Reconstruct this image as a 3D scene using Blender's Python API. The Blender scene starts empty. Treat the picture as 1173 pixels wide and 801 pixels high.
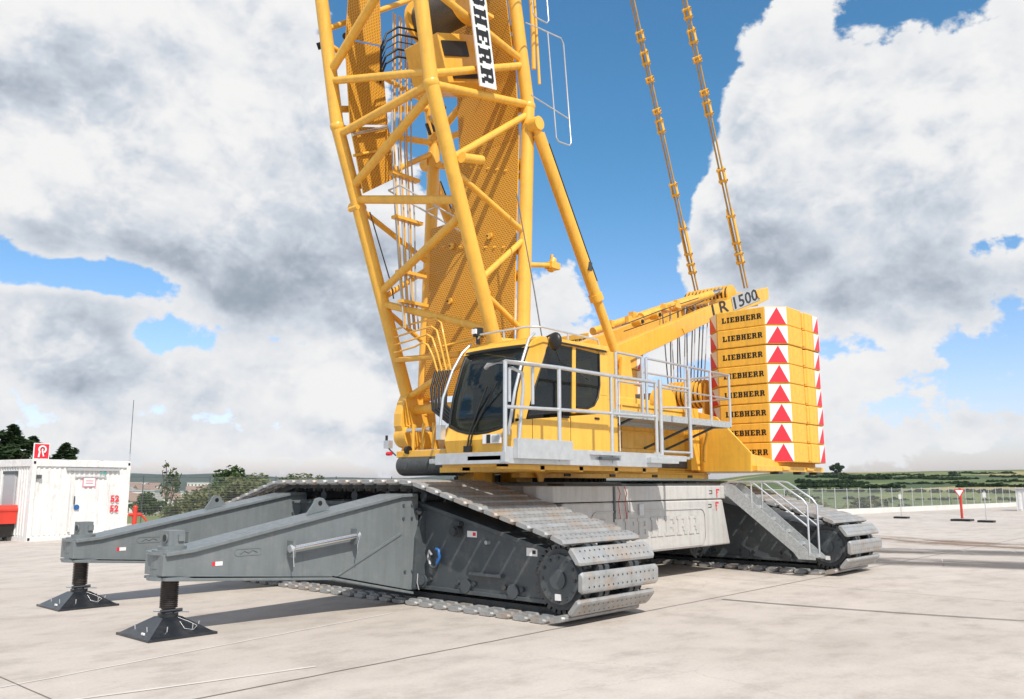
import bpy, bmesh, math, random
from mathutils import Vector, Matrix
random.seed(7)
R = math.radians
scene = bpy.context.scene
col = scene.collection

# ------------------------------------------------------------------ materials
def newmat(name):
    m = bpy.data.materials.new(name); m.use_nodes = True
    nt = m.node_tree
    b = nt.nodes['Principled BSDF']
    return m, nt, b
def N(nt, t, **kw):
    n = nt.nodes.new(t)
    for k, v in kw.items():
        if k.startswith('i_'):
            key = k[2:]
            key = int(key) if key.isdigit() else key.replace('_', ' ')
            n.inputs[key].default_value = v
        else: setattr(n, k, v)
    return n
def ramp(nt, fac, stops):
    r = nt.nodes.new('ShaderNodeValToRGB')
    cr = r.color_ramp
    while len(cr.elements) < len(stops): cr.elements.new(0.5)
    for e, (p, c) in zip(cr.elements, stops):
        e.position = p; e.color = (c[0], c[1], c[2], 1) if not isinstance(c, (int, float)) else (c, c, c, 1)
    nt.links.new(fac, r.inputs[0]); return r
def mixc(nt, fac, a, b, mode='MIX'):
    n = nt.nodes.new('ShaderNodeMix'); n.data_type = 'RGBA'; n.blend_type = mode
    for s, v in ((0, fac), (6, a), (7, b)):
        if hasattr(v, 'links') or hasattr(v, 'is_linked'): nt.links.new(v, n.inputs[s])
        elif s == 0: n.inputs[s].default_value = v
        else: n.inputs[s].default_value = (v[0], v[1], v[2], 1)
    return n.outputs[2]
def paint(name, c, rough=.4, var=.12, scale=1.5, metal=0, coat=0, dirt=None, dirtamt=.35, bump=0, dscale=5, streak=0):
    m, nt, b = newmat(name)
    tc = N(nt, 'ShaderNodeTexCoord')
    n1 = N(nt, 'ShaderNodeTexNoise', i_Scale=scale, i_Detail=6.0, i_Roughness=.6)
    nt.links.new(tc.outputs['Object'], n1.inputs['Vector'])
    lo = tuple(x*(1-var) for x in c); hi = tuple(min(1, x*(1+var*.6)) for x in c)
    r = ramp(nt, n1.outputs[0], [(.3, lo), (.7, hi)])
    out = r.outputs[0]
    if dirt:
        n2 = N(nt, 'ShaderNodeTexNoise', i_Scale=dscale, i_Detail=8.0, i_Roughness=.7)
        nt.links.new(tc.outputs['Object'], n2.inputs['Vector'])
        f = ramp(nt, n2.outputs[0], [(.5, 0), (.72, dirtamt)])
        out = mixc(nt, f.outputs[0], out, dirt)
    if streak:
        mp = N(nt, 'ShaderNodeMapping'); mp.inputs['Scale'].default_value = (9, 9, .7); nt.links.new(tc.outputs['Object'], mp.inputs[0])
        n4 = N(nt, 'ShaderNodeTexNoise', i_Scale=1.0, i_Detail=7.0, i_Roughness=.65); nt.links.new(mp.outputs[0], n4.inputs['Vector'])
        f4 = ramp(nt, n4.outputs[0], [(.3, (1-streak,)*3), (.55, (1, 1, 1)), (.8, (1+streak*.3,)*3)]); out = mixc(nt, 1.0, out, f4.outputs[0], 'MULTIPLY')
        n5 = N(nt, 'ShaderNodeTexNoise', i_Scale=14.0, i_Detail=5.0, i_Roughness=.7); nt.links.new(tc.outputs['Object'], n5.inputs['Vector'])
        f5 = ramp(nt, n5.outputs[0], [(.3, max(.05, rough-.12)), (.7, rough+.2)]); nt.links.new(f5.outputs[0], b.inputs['Roughness'])
    nt.links.new(out, b.inputs['Base Color'])
    if not streak: b.inputs['Roughness'].default_value = rough
    b.inputs['Metallic'].default_value = metal
    b.inputs['Coat Weight'].default_value = coat
    b.inputs['Coat Roughness'].default_value = .15
    if bump:
        bn = N(nt, 'ShaderNodeBump', i_Strength=bump, i_Distance=.01)
        n3 = N(nt, 'ShaderNodeTexNoise', i_Scale=40.0, i_Detail=4.0)
        nt.links.new(tc.outputs['Object'], n3.inputs['Vector'])
        nt.links.new(n3.outputs[0], bn.inputs['Height']); nt.links.new(bn.outputs[0], b.inputs['Normal'])
    return m
M = {}
M['yellow'] = paint('yellow_paint', (.88, .475, .062), .36, .07, .8, coat=.25, dirt=(.50, .26, .05), dirtamt=.32, dscale=3.5, streak=.14)
M['slab'] = paint('slab_yellow_paint', (.89, .49, .065), .5, .07, 1.2, dirt=(.50, .29, .08), dirtamt=.4, dscale=7, streak=.18)
M['grey'] = paint('beam_grey_paint', (.175, .195, .20), .42, .10, 1., coat=.1, dirt=(.3, .29, .27), dirtamt=.3, streak=.15)
M['dgrey'] = paint('frame_dark_grey_paint', (.072, .084, .092), .42, .12, 2., coat=.15, dirt=(.2, .19, .17), dirtamt=.4)
M['dgrey2'] = paint('casting_dark_grey', (.05, .055, .06), .5, .2, 4., dirt=(.16, .15, .13), dirtamt=.4)
M['lgrey'] = paint('carbody_light_grey_paint', (.54, .52, .49), .4, .08, .8, coat=.1, dirt=(.38, .33, .27), dirtamt=.4, streak=.16)
M['alu'] = paint('galvanised_steel', (.62, .63, .64), .35, .12, 8, metal=.55)
M['galv'] = paint('galvanised_sheet', (.50, .52, .52), .42, .25, 25, metal=.35)
M['steel'] = paint('polished_steel', (.7, .7, .7), .2, .05, 3, metal=.9)
M['black'] = paint('black_rubber', (.012, .012, .013), .45, .2, 5)
M['dkpad'] = paint('black_pad_paint', (.018, .021, .026), .35, .3, 6, coat=.3, dirt=(.12, .11, .1), dirtamt=.35)
M['pend'] = paint('weathered_yellow_bar', (.50, .29, .07), .5, .2, 4)
M['white'] = paint('white_film', (.82, .80, .78), .4, .03, 3)
M['red'] = paint('red_film', (.72, .025, .045), .4, .05, 3)
M['blk'] = paint('black_film', (.015, .014, .013), .4, .1, 3)
M['rope'] = paint('steel_rope', (.12, .11, .10), .5, .3, 30, metal=.4)
M['threads'] = paint('jack_screw', (.06, .05, .045), .45, .5, 12, metal=.5, dirt=(.2, .13, .07), dirtamt=.5)
M['blue'] = paint('blue_film', (.02, .12, .35), .4)
M['teal'] = paint('green_marker', (.05, .4, .33), .5)
M['pink'] = paint('pink_film', (.7, .18, .3), .5)
M['redp'] = paint('red_plastic', (.62, .05, .03), .45)
M['contw'] = paint('container_white_paint', (.80, .79, .77), .5, .05, 1.2, dirt=(.42, .36, .28), dirtamt=.4, streak=.16)
M['cont2'] = paint('container_panel_grey', (.42, .43, .44), .5, .05, 2)
M['seat'] = paint('seat_cloth', (.05, .055, .06), .8)
M['orange'] = paint('orange_lamp', (.8, .25, .02), .3)
M['wood'] = paint('bark', (.10, .075, .05), .9, .3, 8)
M['stone'] = paint('white_concrete', (.66, .64, .60), .8, .1, 1)
M['roof'] = paint('roof_tile', (.30, .20, .16), .8, .2, 3)
M['house'] = paint('house_render', (.74, .71, .66), .8, .1, .2)
M['win'] = paint('house_window', (.05, .06, .07), .2)
M['dirt'] = paint('dry_soil', (.12, .075, .045), .9, .3, 8)

def shoe_mat(name, base, rust):
    m, nt, b = newmat(name)
    tc = N(nt, 'ShaderNodeTexCoord'); oi = N(nt, 'ShaderNodeObjectInfo')
    ad = N(nt, 'ShaderNodeVectorMath', operation='ADD')
    ml = N(nt, 'ShaderNodeVectorMath', operation='SCALE', i_Scale=40.0)
    cx = N(nt, 'ShaderNodeCombineXYZ'); nt.links.new(oi.outputs['Random'], cx.inputs[0]); nt.links.new(oi.outputs['Random'], cx.inputs[1])
    nt.links.new(cx.outputs[0], ml.inputs[0]); nt.links.new(tc.outputs['Object'], ad.inputs[0]); nt.links.new(ml.outputs[0], ad.inputs[1])
    n1 = N(nt, 'ShaderNodeTexNoise', i_Scale=5.0, i_Detail=8.0, i_Roughness=.7); nt.links.new(ad.outputs[0], n1.inputs['Vector'])
    n2 = N(nt, 'ShaderNodeTexNoise', i_Scale=2.2, i_Detail=5.0, i_Roughness=.6); nt.links.new(ad.outputs[0], n2.inputs['Vector'])
    r1 = ramp(nt, n1.outputs[0], [(.25, tuple(x*.62 for x in base)), (.5, base), (.8, tuple(min(1, x*1.25) for x in base))])
    f = ramp(nt, n2.outputs[0], [(.50, 0), (.68, .55)])
    c = mixc(nt, f.outputs[0], r1.outputs[0], rust)
    nt.links.new(c, b.inputs['Base Color']); b.inputs['Roughness'].default_value = .5; b.inputs['Metallic'].default_value = .25
    bn = N(nt, 'ShaderNodeBump', i_Strength=.4, i_Distance=.008); nt.links.new(n1.outputs[0], bn.inputs['Height']); nt.links.new(bn.outputs[0], b.inputs['Normal'])
    return m
M['shoe'] = shoe_mat('worn_shoe_steel', (.36, .36, .355), (.40, .26, .15))

def mesh_plate_mat():
    m, nt, b = newmat('punched_walkway_plate')
    tc = N(nt, 'ShaderNodeTexCoord')
    br = N(nt, 'ShaderNodeTexBrick', i_Scale=1.0)
    br.inputs['Brick Width'].default_value = .07; br.inputs['Row Height'].default_value = .042
    br.inputs['Mortar Size'].default_value = .014; br.inputs['Mortar Smooth'].default_value = .4
    br.inputs['Color1'].default_value = (.33, .15, .02, 1); br.inputs['Color2'].default_value = (.37, .17, .022, 1)
    br.inputs['Mortar'].default_value = (.74, .36, .03, 1)
    nt.links.new(tc.outputs['UV'], br.inputs['Vector'])
    nt.links.new(br.outputs[0], b.inputs['Base Color']); b.inputs['Roughness'].default_value = .45
    bn = N(nt, 'ShaderNodeBump', i_Strength=.8, i_Distance=.012); nt.links.new(br.outputs[1], bn.inputs['Height']); nt.links.new(bn.outputs[0], b.inputs['Normal'])
    return m
M['punch'] = mesh_plate_mat()
def glass_mat(name, tint, transp):
    m, nt, b = newmat(name)
    b.inputs['Base Color'].default_value = (*tint, 1); b.inputs['Roughness'].default_value = .03
    b.inputs['Specular IOR Level'].default_value = .9
    t = N(nt, 'ShaderNodeBsdfTransparent'); t.inputs[0].default_value = (.60, .70, .74, 1)
    mx = N(nt, 'ShaderNodeMixShader'); mx.inputs[0].default_value = transp
    nt.links.new(b.outputs[0], mx.inputs[1]); nt.links.new(t.outputs[0], mx.inputs[2])
    nt.links.new(mx.outputs[0], nt.nodes['Material Output'].inputs[0])
    return m
M['glass'] = glass_mat('tinted_glass', (.008, .014, .018), .55)
def wire_mat(name, c, cell, th):
    m, nt, b = newmat(name)
    tc = N(nt, 'ShaderNodeTexCoord')
    b.inputs['Base Color'].default_value = (*c, 1); b.inputs['Metallic'].default_value = .4
    ck = N(nt, 'ShaderNodeTexBrick', i_Scale=1.0); ck.offset = 0
    ck.inputs['Brick Width'].default_value = cell; ck.inputs['Row Height'].default_value = cell*2
    ck.inputs['Mortar Size'].default_value = th
    nt.links.new(tc.outputs['UV'], ck.inputs['Vector'])
    t = N(nt, 'ShaderNodeBsdfTransparent'); mx = N(nt, 'ShaderNodeMixShader')
    nt.links.new(ck.outputs['Fac'], mx.inputs[0]); nt.links.new(t.outputs[0], mx.inputs[1]); nt.links.new(b.outputs[0], mx.inputs[2])
    nt.links.new(mx.outputs[0], nt.nodes['Material Output'].inputs[0]); return m
M['wire'] = wire_mat('fence_wire', (.45, .46, .46), .05, .0035)
M['wire2'] = wire_mat('dark_fence_wire', (.20, .22, .20), .06, .004)
def leaf(name, lo, hi, sc=1.2):
    m, nt, b = newmat(name)
    g = N(nt, 'ShaderNodeNewGeometry')
    n = N(nt, 'ShaderNodeTexNoise', i_Scale=sc, i_Detail=5.0, i_Roughness=.7); nt.links.new(g.outputs['Position'], n.inputs['Vector'])
    r = ramp(nt, n.outputs[0], [(.32, lo), (.68, hi)]); nt.links.new(r.outputs[0], b.inputs['Base Color'])
    b.inputs['Roughness'].default_value = .75; b.inputs['Specular IOR Level'].default_value = .25
    tr = N(nt, 'ShaderNodeBsdfTranslucent'); nt.links.new(r.outputs[0], tr.inputs[0])
    mx = N(nt, 'ShaderNodeMixShader'); mx.inputs[0].default_value = .25
    nt.links.new(b.outputs[0], mx.inputs[1]); nt.links.new(tr.outputs[0], mx.inputs[2]); nt.links.new(mx.outputs[0], nt.nodes['Material Output'].inputs[0])
    return m
M['leafdark'] = leaf('dark_leaves', (.018, .035, .012), (.05, .085, .03))
M['leafmid'] = leaf('mid_leaves', (.04, .075, .02), (.10, .15, .05))
M['leafpale'] = leaf('pale_leaves', (.085, .105, .035), (.24, .245, .11))
M['leafhill'] = leaf('hedge_leaves', (.02, .045, .014), (.06, .10, .03), .15)

def ground_mat():
    m, nt, b = newmat('pale_concrete')
    g = N(nt, 'ShaderNodeNewGeometry')
    big = N(nt, 'ShaderNodeTexNoise', i_Scale=.16, i_Detail=6.0, i_Roughness=.6); nt.links.new(g.outputs['Position'], big.inputs['Vector'])
    mp = N(nt, 'ShaderNodeMapping'); mp.inputs['Scale'].default_value = (.9, 1.25, 1); mp.inputs['Rotation'].default_value = (0, 0, .25)
    nt.links.new(g.outputs['Position'], mp.inputs[0])
    mid = N(nt, 'ShaderNodeTexNoise', i_Scale=1.4, i_Detail=10.0, i_Roughness=.7); nt.links.new(mp.outputs[0], mid.inputs['Vector'])
    fine = N(nt, 'ShaderNodeTexNoise', i_Scale=28.0, i_Detail=6.0, i_Roughness=.75); nt.links.new(g.outputs['Position'], fine.inputs['Vector'])
    c1 = ramp(nt, big.outputs[0], [(.3, (.46, .402, .35)), (.7, (.575, .51, .452))])
    c2 = ramp(nt, mid.outputs[0], [(.25, (.68, .665, .65)), (.5, (1, 1, 1)), (.78, (1.12, 1.12, 1.12))])
    c3 = ramp(nt, fine.outputs[0], [(.28, (.86, .85, .84)), (.5, (1, 1, 1)), (.75, (1.05, 1.05, 1.05))])
    c = mixc(nt, 1.0, c1.outputs[0], c2.outputs[0], 'MULTIPLY'); c = mixc(nt, 1.0, c, c3.outputs[0], 'MULTIPLY')
    # wear, scuffs and rusty stains
    mp2 = N(nt, 'ShaderNodeMapping'); mp2.inputs['Scale'].default_value = (.30, .62, 1); mp2.inputs['Rotation'].default_value = (0, 0, .5)
    nt.links.new(g.outputs['Position'], mp2.inputs[0])
    st = N(nt, 'ShaderNodeTexNoise', i_Scale=.9, i_Detail=7.0, i_Roughness=.62, i_Distortion=.5); nt.links.new(mp2.outputs[0], st.inputs['Vector'])
    f = ramp(nt, st.outputs[0], [(.52, 0), (.72, .48)])
    c = mixc(nt, f.outputs[0], c, (.33, .28, .24))
    st2 = N(nt, 'ShaderNodeTexNoise', i_Scale=2.1, i_Detail=3.0); nt.links.new(g.outputs['Position'], st2.inputs['Vector'])
    f2 = ramp(nt, st2.outputs[0], [(.74, 0), (.8, .35)])
    c = mixc(nt, f2.outputs[0], c, (.55, .36, .2))
    sp = N(nt, 'ShaderNodeTexNoise', i_Scale=9.0, i_Detail=6.0, i_Roughness=.8); nt.links.new(mp.outputs[0], sp.inputs['Vector'])
    f3 = ramp(nt, sp.outputs[0], [(.62, 0), (.7, .5)])
    c = mixc(nt, f3.outputs[0], c, (.62, .60, .57))
    cr_ = N(nt, 'ShaderNodeTexVoronoi', feature='DISTANCE_TO_EDGE', i_Scale=.33); wv = N(nt, 'ShaderNodeVectorMath', operation='MULTIPLY_ADD'); wv.inputs[1].default_value = (.5,.5,.5)
    nt.links.new(mid.outputs['Color'], wv.inputs[0]); nt.links.new(g.outputs['Position'], wv.inputs[2]); nt.links.new(wv.outputs[0], cr_.inputs['Vector'])
    f4 = ramp(nt, cr_.outputs['Distance'], [(0, .38), (.004, 0)]); mk = ramp(nt, big.outputs[0], [(.48, 0), (.56, 1)])
    f5 = N(nt, 'ShaderNodeMath', operation='MULTIPLY'); nt.links.new(f4.outputs[0], f5.inputs[0]); nt.links.new(mk.outputs[0], f5.inputs[1]); c = mixc(nt, f5.outputs[0], c, (.26, .21, .17))
    nt.links.new(c, b.inputs['Base Color']); b.inputs['Roughness'].default_value = .85
    bn = N(nt, 'ShaderNodeBump', i_Strength=.25, i_Distance=.01); nt.links.new(fine.outputs[0], bn.inputs['Height']); nt.links.new(bn.outputs[0], b.inputs['Normal'])
    return m
M['ground'] = ground_mat()
M['joint'] = paint('joint_filler', (.20, .165, .14), .9, .25, 3)
M['line'] = paint('worn_line', (.66, .60, .545), .8, .1, 3)
def terrain_mat():
    m, nt, b = newmat('fields')
    g = N(nt, 'ShaderNodeNewGeometry')
    mp = N(nt, 'ShaderNodeMapping'); mp.inputs['Scale'].default_value = (.0075, .017, .001); mp.inputs['Rotation'].default_value = (0, 0, .35)
    nt.links.new(g.outputs['Position'], mp.inputs[0])
    v = N(nt, 'ShaderNodeTexVoronoi', i_Scale=1.0, i_Randomness=.8); nt.links.new(mp.outputs[0], v.inputs['Vector'])
    sep = N(nt, 'ShaderNodeSeparateColor'); nt.links.new(v.outputs['Color'], sep.inputs[0])
    r = ramp(nt, sep.outputs[0], [(.0, (.11, .14, .04)), (.25, (.17, .19, .06)), (.45, (.36, .29, .13)), (.62, (.09, .125, .035)), (.8, (.25, .24, .09)), (.92, (.06, .09, .03))])
    r.color_ramp.interpolation = 'CONSTANT'
    n = N(nt, 'ShaderNodeTexNoise', i_Scale=.06, i_Detail=8.0, i_Roughness=.7); nt.links.new(g.outputs['Position'], n.inputs['Vector'])
    r2 = ramp(nt, n.outputs[0], [(.3, (.65, .68, .62)), (.7, (1.15, 1.15, 1.1))])
    c = mixc(nt, 1.0, r.outputs[0], r2.outputs[0], 'MULTIPLY')
    # forest on ridges far away
    ln = N(nt, 'ShaderNodeVectorMath', operation='LENGTH'); nt.links.new(g.outputs['Position'], ln.inputs[0])
    fr = N(nt, 'ShaderNodeMapRange'); fr.inputs[1].default_value = 1500; fr.inputs[2].default_value = 2200; nt.links.new(ln.outputs['Value'], fr.inputs[0])
    c = mixc(nt, fr.outputs[0], c, (.03, .05, .025))
    nt.links.new(c, b.inputs['Base Color']); b.inputs['Roughness'].default_value = .95
    return m
M['terrain'] = terrain_mat()

# ------------------------------------------------------------------ mesh builder
CAM_SCALE = [1, 0]      # enlargement about the camera position of the assembly being built: factor, height shift
class MB:
    def __init__(s): s.v = []; s.f = []; s.m = []; s.sm = []; s.mats = []; s.uv = {}
    def mi(s, mat):
        mat = M[mat] if isinstance(mat, str) else mat
        if mat not in s.mats: s.mats.append(mat)
        return s.mats.index(mat)
    def add(s, vs, fs, mat, smooth=False, uvs=None):
        o = len(s.v); k = s.mi(mat)
        s.v += [Vector(v) for v in vs]
        for i, f in enumerate(fs):
            if uvs: s.uv[len(s.f)] = uvs[i]
            s.f.append([o+j for j in f]); s.m.append(k); s.sm.append(smooth)
        return s
    def box(s, a, b, mat, rot=None, piv=None):
        x0, y0, z0 = a; x1, y1, z1 = b
        vs = [Vector(p) for p in ((x0,y0,z0),(x1,y0,z0),(x1,y1,z0),(x0,y1,z0),(x0,y0,z1),(x1,y0,z1),(x1,y1,z1),(x0,y1,z1))]
        if rot is not None:
            p = Vector(piv) if piv is not None else (vs[0]+vs[6])/2
            vs = [p + rot @ (v-p) for v in vs]
        return s.add(vs, [(3,2,1,0),(4,5,6,7),(0,1,5,4),(1,2,6,5),(2,3,7,6),(3,0,4,7)], mat)
    def prism(s, poly, ax, a, b, mat):
        # poly in the two remaining axes (x: (y,z), y: (x,z), z: (x,y))
        def P(q, t):
            return {'x': (t, q[0], q[1]), 'y': (q[0], t, q[1]), 'z': (q[0], q[1], t)}[ax]
        n = len(poly)
        area = sum(poly[i][0]*poly[(i+1)%n][1]-poly[(i+1)%n][0]*poly[i][1] for i in range(n))
        pl = poly if area > 0 else poly[::-1]
        vs = [P(q, a) for q in pl]+[P(q, b) for q in pl]
        flip = (ax == 'y') != (b < a)
        fs = [tuple(range(n))[::-1], tuple(range(n, 2*n))]+[(i, (i+1)%n, n+(i+1)%n, n+i) for i in range(n)]
        if flip: fs = [f[::-1] for f in fs]
        return s.add(vs, fs, mat)
    def tube(s, p, q, r, mat, n=12, r2=None, caps=True, smooth=True):
        p = Vector(p); q = Vector(q); d = (q-p).normalized()
        u = d.cross(Vector((0,0,1)) if abs(d.z) < .95 else Vector((1,0,0))).normalized(); w = d.cross(u)
        r2 = r if r2 is None else r2
        vs = [p+(u*math.cos(2*math.pi*i/n)+w*math.sin(2*math.pi*i/n))*r for i in range(n)]+[q+(u*math.cos(2*math.pi*i/n)+w*math.sin(2*math.pi*i/n))*r2 for i in range(n)]
        s.add(vs, [(i, (i+1)%n, n+(i+1)%n, n+i) for i in range(n)], mat, smooth)
        if caps: s.add(vs, [tuple(range(n))[::-1], tuple(range(n, 2*n))], mat)
        return s
    def path(s, pts, r, mat, n=8):
        pts = [Vector(p) for p in pts]; m = len(pts); rings = []
        for i, p in enumerate(pts):
            d = ((pts[min(i+1, m-1)]-pts[max(i-1, 0)])).normalized()
            if i == 0: u = d.cross(Vector((0,0,1)) if abs(d.z) < .95 else Vector((1,0,0))).normalized()
            else: u = (u - d*u.dot(d)).normalized()
            w = d.cross(u)
            rings.append([p+(u*math.cos(2*math.pi*k/n)+w*math.sin(2*math.pi*k/n))*r for k in range(n)])
        vs = [v for r_ in rings for v in r_]
        fs = [(i*n+k, i*n+(k+1)%n, (i+1)*n+(k+1)%n, (i+1)*n+k) for i in range(m-1) for k in range(n)]
        s.add(vs, fs, mat, True); s.add(vs, [tuple(range(n))[::-1], tuple(range((m-1)*n, m*n))], mat); return s
    def sphere(s, c, r, mat, n=12, m=8, sc=(1,1,1)):
        vs = []; fs = []
        for i in range(m+1):
            t = math.pi*i/m
            for k in range(n):
                a = 2*math.pi*k/n
                vs.append((c[0]+r*sc[0]*math.sin(t)*math.cos(a), c[1]+r*sc[1]*math.sin(t)*math.sin(a), c[2]+r*sc[2]*math.cos(t)))
        for i in range(m):
            for k in range(n): fs.append(((i+1)*n+k, (i+1)*n+(k+1)%n, i*n+(k+1)%n, i*n+k))
        return s.add(vs, fs, mat, True)
    def quad(s, p, uvs=None, mat=None):
        return s.add(p, [(0,1,2,3)], mat, uvs=[uvs] if uvs else None)
    def plate(s, pts, th, mat, nrm=None, uvmat=None):
        # polygon in space given a thickness; UVs in metres
        pts = [Vector(p) for p in pts]; n = len(pts)
        nr = Vector((0,0,0))
        for i in range(n): nr += (pts[i]-pts[0]).cross(pts[(i+1)%n]-pts[0])
        nr.normalize(); u = (pts[1]-pts[0]).normalized(); w = nr.cross(u)
        a = [p+nr*th/2 for p in pts]; b = [p-nr*th/2 for p in pts]
        uv = [((p-pts[0]).dot(u), (p-pts[0]).dot(w)) for p in pts]
        s.add(a, [tuple(range(n))], mat, uvs=[uv]); s.add(b, [tuple(range(n))[::-1]], mat, uvs=[uv[::-1]])
        s.add(a+b, [(i, n+i, n+(i+1)%n, (i+1)%n) for i in range(n)], uvmat or mat); return s
    def text(s, txt, size, org, xd, yd, mat, sx=1.0, off=.0, ext=.004, align='LEFT', fit=None):
        cu = bpy.data.curves.new('t', 'FONT'); cu.body = txt; cu.size = 1; cu.offset = off; cu.extrude = .01; cu.align_x = align
        cu.resolution_u = 2
        ob = bpy.data.objects.new('t', cu); col.objects.link(ob)
        dg = bpy.context.evaluated_depsgraph_get(); me = ob.evaluated_get(dg).to_mesh()
        xd = Vector(xd).normalized(); yd = Vector(yd).normalized(); zd = xd.cross(yd); org = Vector(org)
        if fit:
            xs_ = [v.co.x for v in me.vertices]; ys_ = [v.co.y for v in me.vertices]; fx = fit[0]/(max(xs_)-min(xs_)); fy = fit[1]/(max(ys_)-min(ys_)); ox = min(xs_); oy = min(ys_)
        else: fx = size*sx; fy = size; ox = oy = 0
        vs = [org+xd*(v.co.x-ox)*fx+yd*(v.co.y-oy)*fy+zd*(ext if v.co.z > 0 else -.001) for v in me.vertices]
        s.add(vs, [tuple(p.vertices) for p in me.polygons], mat)
        ob.evaluated_get(dg).to_mesh_clear(); bpy.data.objects.remove(ob); bpy.data.curves.remove(cu); return s
    def word(s, txt, w, h, org, xd, yd, mat, ext=.003, base=0.):
        S = .33
        G = {'L': (.9, [(.1,0,.1+S,1),(0,.86,.47,1),(0,0,.9,.18),(.72,.1,.9,.4)]),
             'I': (.6, [(.3-S/2,0,.3+S/2,1),(.03,0,.57,.16),(.03,.84,.57,1)]),
             'E': (.9, [(.1,0,.1+S,1),(0,.84,.88,1),(.3,.42,.68,.58),(0,0,.9,.17),(.72,.64,.88,.9),(.72,.1,.9,.36)]),
             'B': (.92, [(.1,0,.1+S,1),(0,.84,.76,1),(.3,.43,.76,.58),(0,0,.8,.17),(.60,.5,.88,.92),(.62,.07,.92,.5)]),
             'H': (1.04, [(.1,0,.1+S,1),(.94-S,0,.94,1),(.3,.42,.75,.58),(0,0,.47,.14),(0,.86,.47,1),(.57,0,1.04,.14),(.57,.86,1.04,1)]),
             'R': (.98, [(.1,0,.1+S,1),(0,.84,.78,1),(.3,.42,.76,.58),(0,0,.47,.15),(.61,.5,.89,.92),(.58,.22,.82,.5),(.68,0,.98,.24)])}
        xd = Vector(xd).normalized(); yd = Vector(yd).normalized(); zd = xd.cross(yd); org = Vector(org)
        tot = sum(G[c][0] for c in txt)+.16*(len(txt)-1); k = w/tot; x = 0; j = 0
        for c in txt:
            for (a, b, c2, d) in G[c][1]:
                e = ext+(j % 9)*.00025; j += 1
                P = [org+xd*(x+q[0])*k+yd*q[1]*h for q in ((a,b),(c2,b),(c2,d),(a,d))]
                T = [p+zd*e for p in P]; s.add(T+[p+zd*base for p in P], [(0,1,2,3),(0,4,5,1),(1,5,6,2),(2,6,7,3),(3,7,4,0)], mat)
            x += G[c][0]+.16
        return s
    def build(s, name, parent=None, origin=None, bevel=0, mesh_only=False):
        if CAM_SCALE[0] != 1: s.v = [Vector((v.x*CAM_SCALE[0], v.y*CAM_SCALE[0], v.z*CAM_SCALE[0]+CAM_SCALE[1])) for v in s.v]
        if origin is None:
            xs = [v.x for v in s.v]; ys = [v.y for v in s.v]; zs = [v.z for v in s.v]
            origin = ((min(xs)+max(xs))/2, (min(ys)+max(ys))/2, min(zs))
        O = Vector(origin)
        me = bpy.data.meshes.new(name); me.from_pydata([v-O for v in s.v], [], s.f)
        for m in s.mats: me.materials.append(m)
        for p, k, sm in zip(me.polygons, s.m, s.sm): p.material_index = k; p.use_smooth = sm
        if s.uv:
            ul = me.uv_layers.new(name='UVMap')
            for i, p in enumerate(me.polygons):
                if i in s.uv:
                    for li, uv in zip(p.loop_indices, s.uv[i]): ul.data[li].uv = uv
        me.validate()
        if mesh_only: return me
        o = bpy.data.objects.new(name, me); col.objects.link(o)
        setparent(o, parent, O)
        if bevel:
            b = o.modifiers.new('bevel', 'BEVEL'); b.width = bevel; b.segments = 2; b.limit_method = 'ANGLE'; b.angle_limit = R(40)
        return o
WO = {}
def setparent(o, parent, O):
    O = Vector(O); WO[o.name] = O
    if parent: o.parent = parent; o.location = O-WO[parent.name]
    else: o.location = O
def empty(name, loc, label, cat, group=None, parent=None):
    o = bpy.data.objects.new(name, None); col.objects.link(o); o.empty_display_size = .2
    setparent(o, parent, loc)
    if label: tag(o, label, cat, group)
    return o
def tag(o, label=None, cat=None, group=None, kind=None):
    if label: o['label'] = label
    if cat: o['category'] = cat
    if group: o['group'] = group
    if kind: o['kind'] = kind
    return o
def dup(src, world, parent=None, rotx=0):
    c = src.copy(); col.objects.link(c); setparent(c, parent, world); c.rotation_euler = (rotx, 0, 0); return c

# ================================================================== SETTING
yard = [(-60,-40),(-60,47),(4,44.5),(18,40.4),(31,37.8),(49,21.2),(84,17.2),(140,10),(140,-40)]
mb = MB(); mb.prism(yard, 'z', -.3, 0, 'ground'); tag(mb.build('concrete_yard'), kind='structure')
# expansion joints (the slab grid runs along the crane)
def strip(p, q, w, mat, z=.004):
    p = Vector((p[0], p[1], z)); q = Vector((q[0], q[1], z)); d = (q-p); L = d.length; d.normalize(); n = Vector((-d.y, d.x, 0))
    k = max(2, int(L/.25)); mbx = []
    a = []; b = []
    for i in range(k+1):
        t = p+d*L*i/k; j = random.uniform(-.25, .25)*w
        a.append(t+n*(w/2+j)); b.append(t-n*(w/2-j+random.uniform(-.1,.1)*w))
    return a+b, [(i, k+1+i, k+2+i, i+1) for i in range(k)], mat
mb = MB()
for yy, w in ((7.28, .024), (1.1, .014), (-5.1, .014), (24.5, .014)): mb.add(*strip((-20, yy), (60, yy-.012*40), w, 'joint'))
for xx in (-3.2, 3.0, 15.4, 24.0, 31.8): mb.add(*strip((xx, -20), (xx, 36 if xx < 30 else 24), .012, 'joint', .0045))
tag(mb.build('slab_joints'), kind='structure')
mb = MB()
mb.add(*strip((2.85, 8.84), (8.19, 9.7), .035, 'line')); mb.add(*strip((2.0, 8.1), (5.3, 7.47), .05, 'line', .005))
tag(mb.build('worn_ground_lines'), kind='structure')

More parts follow.
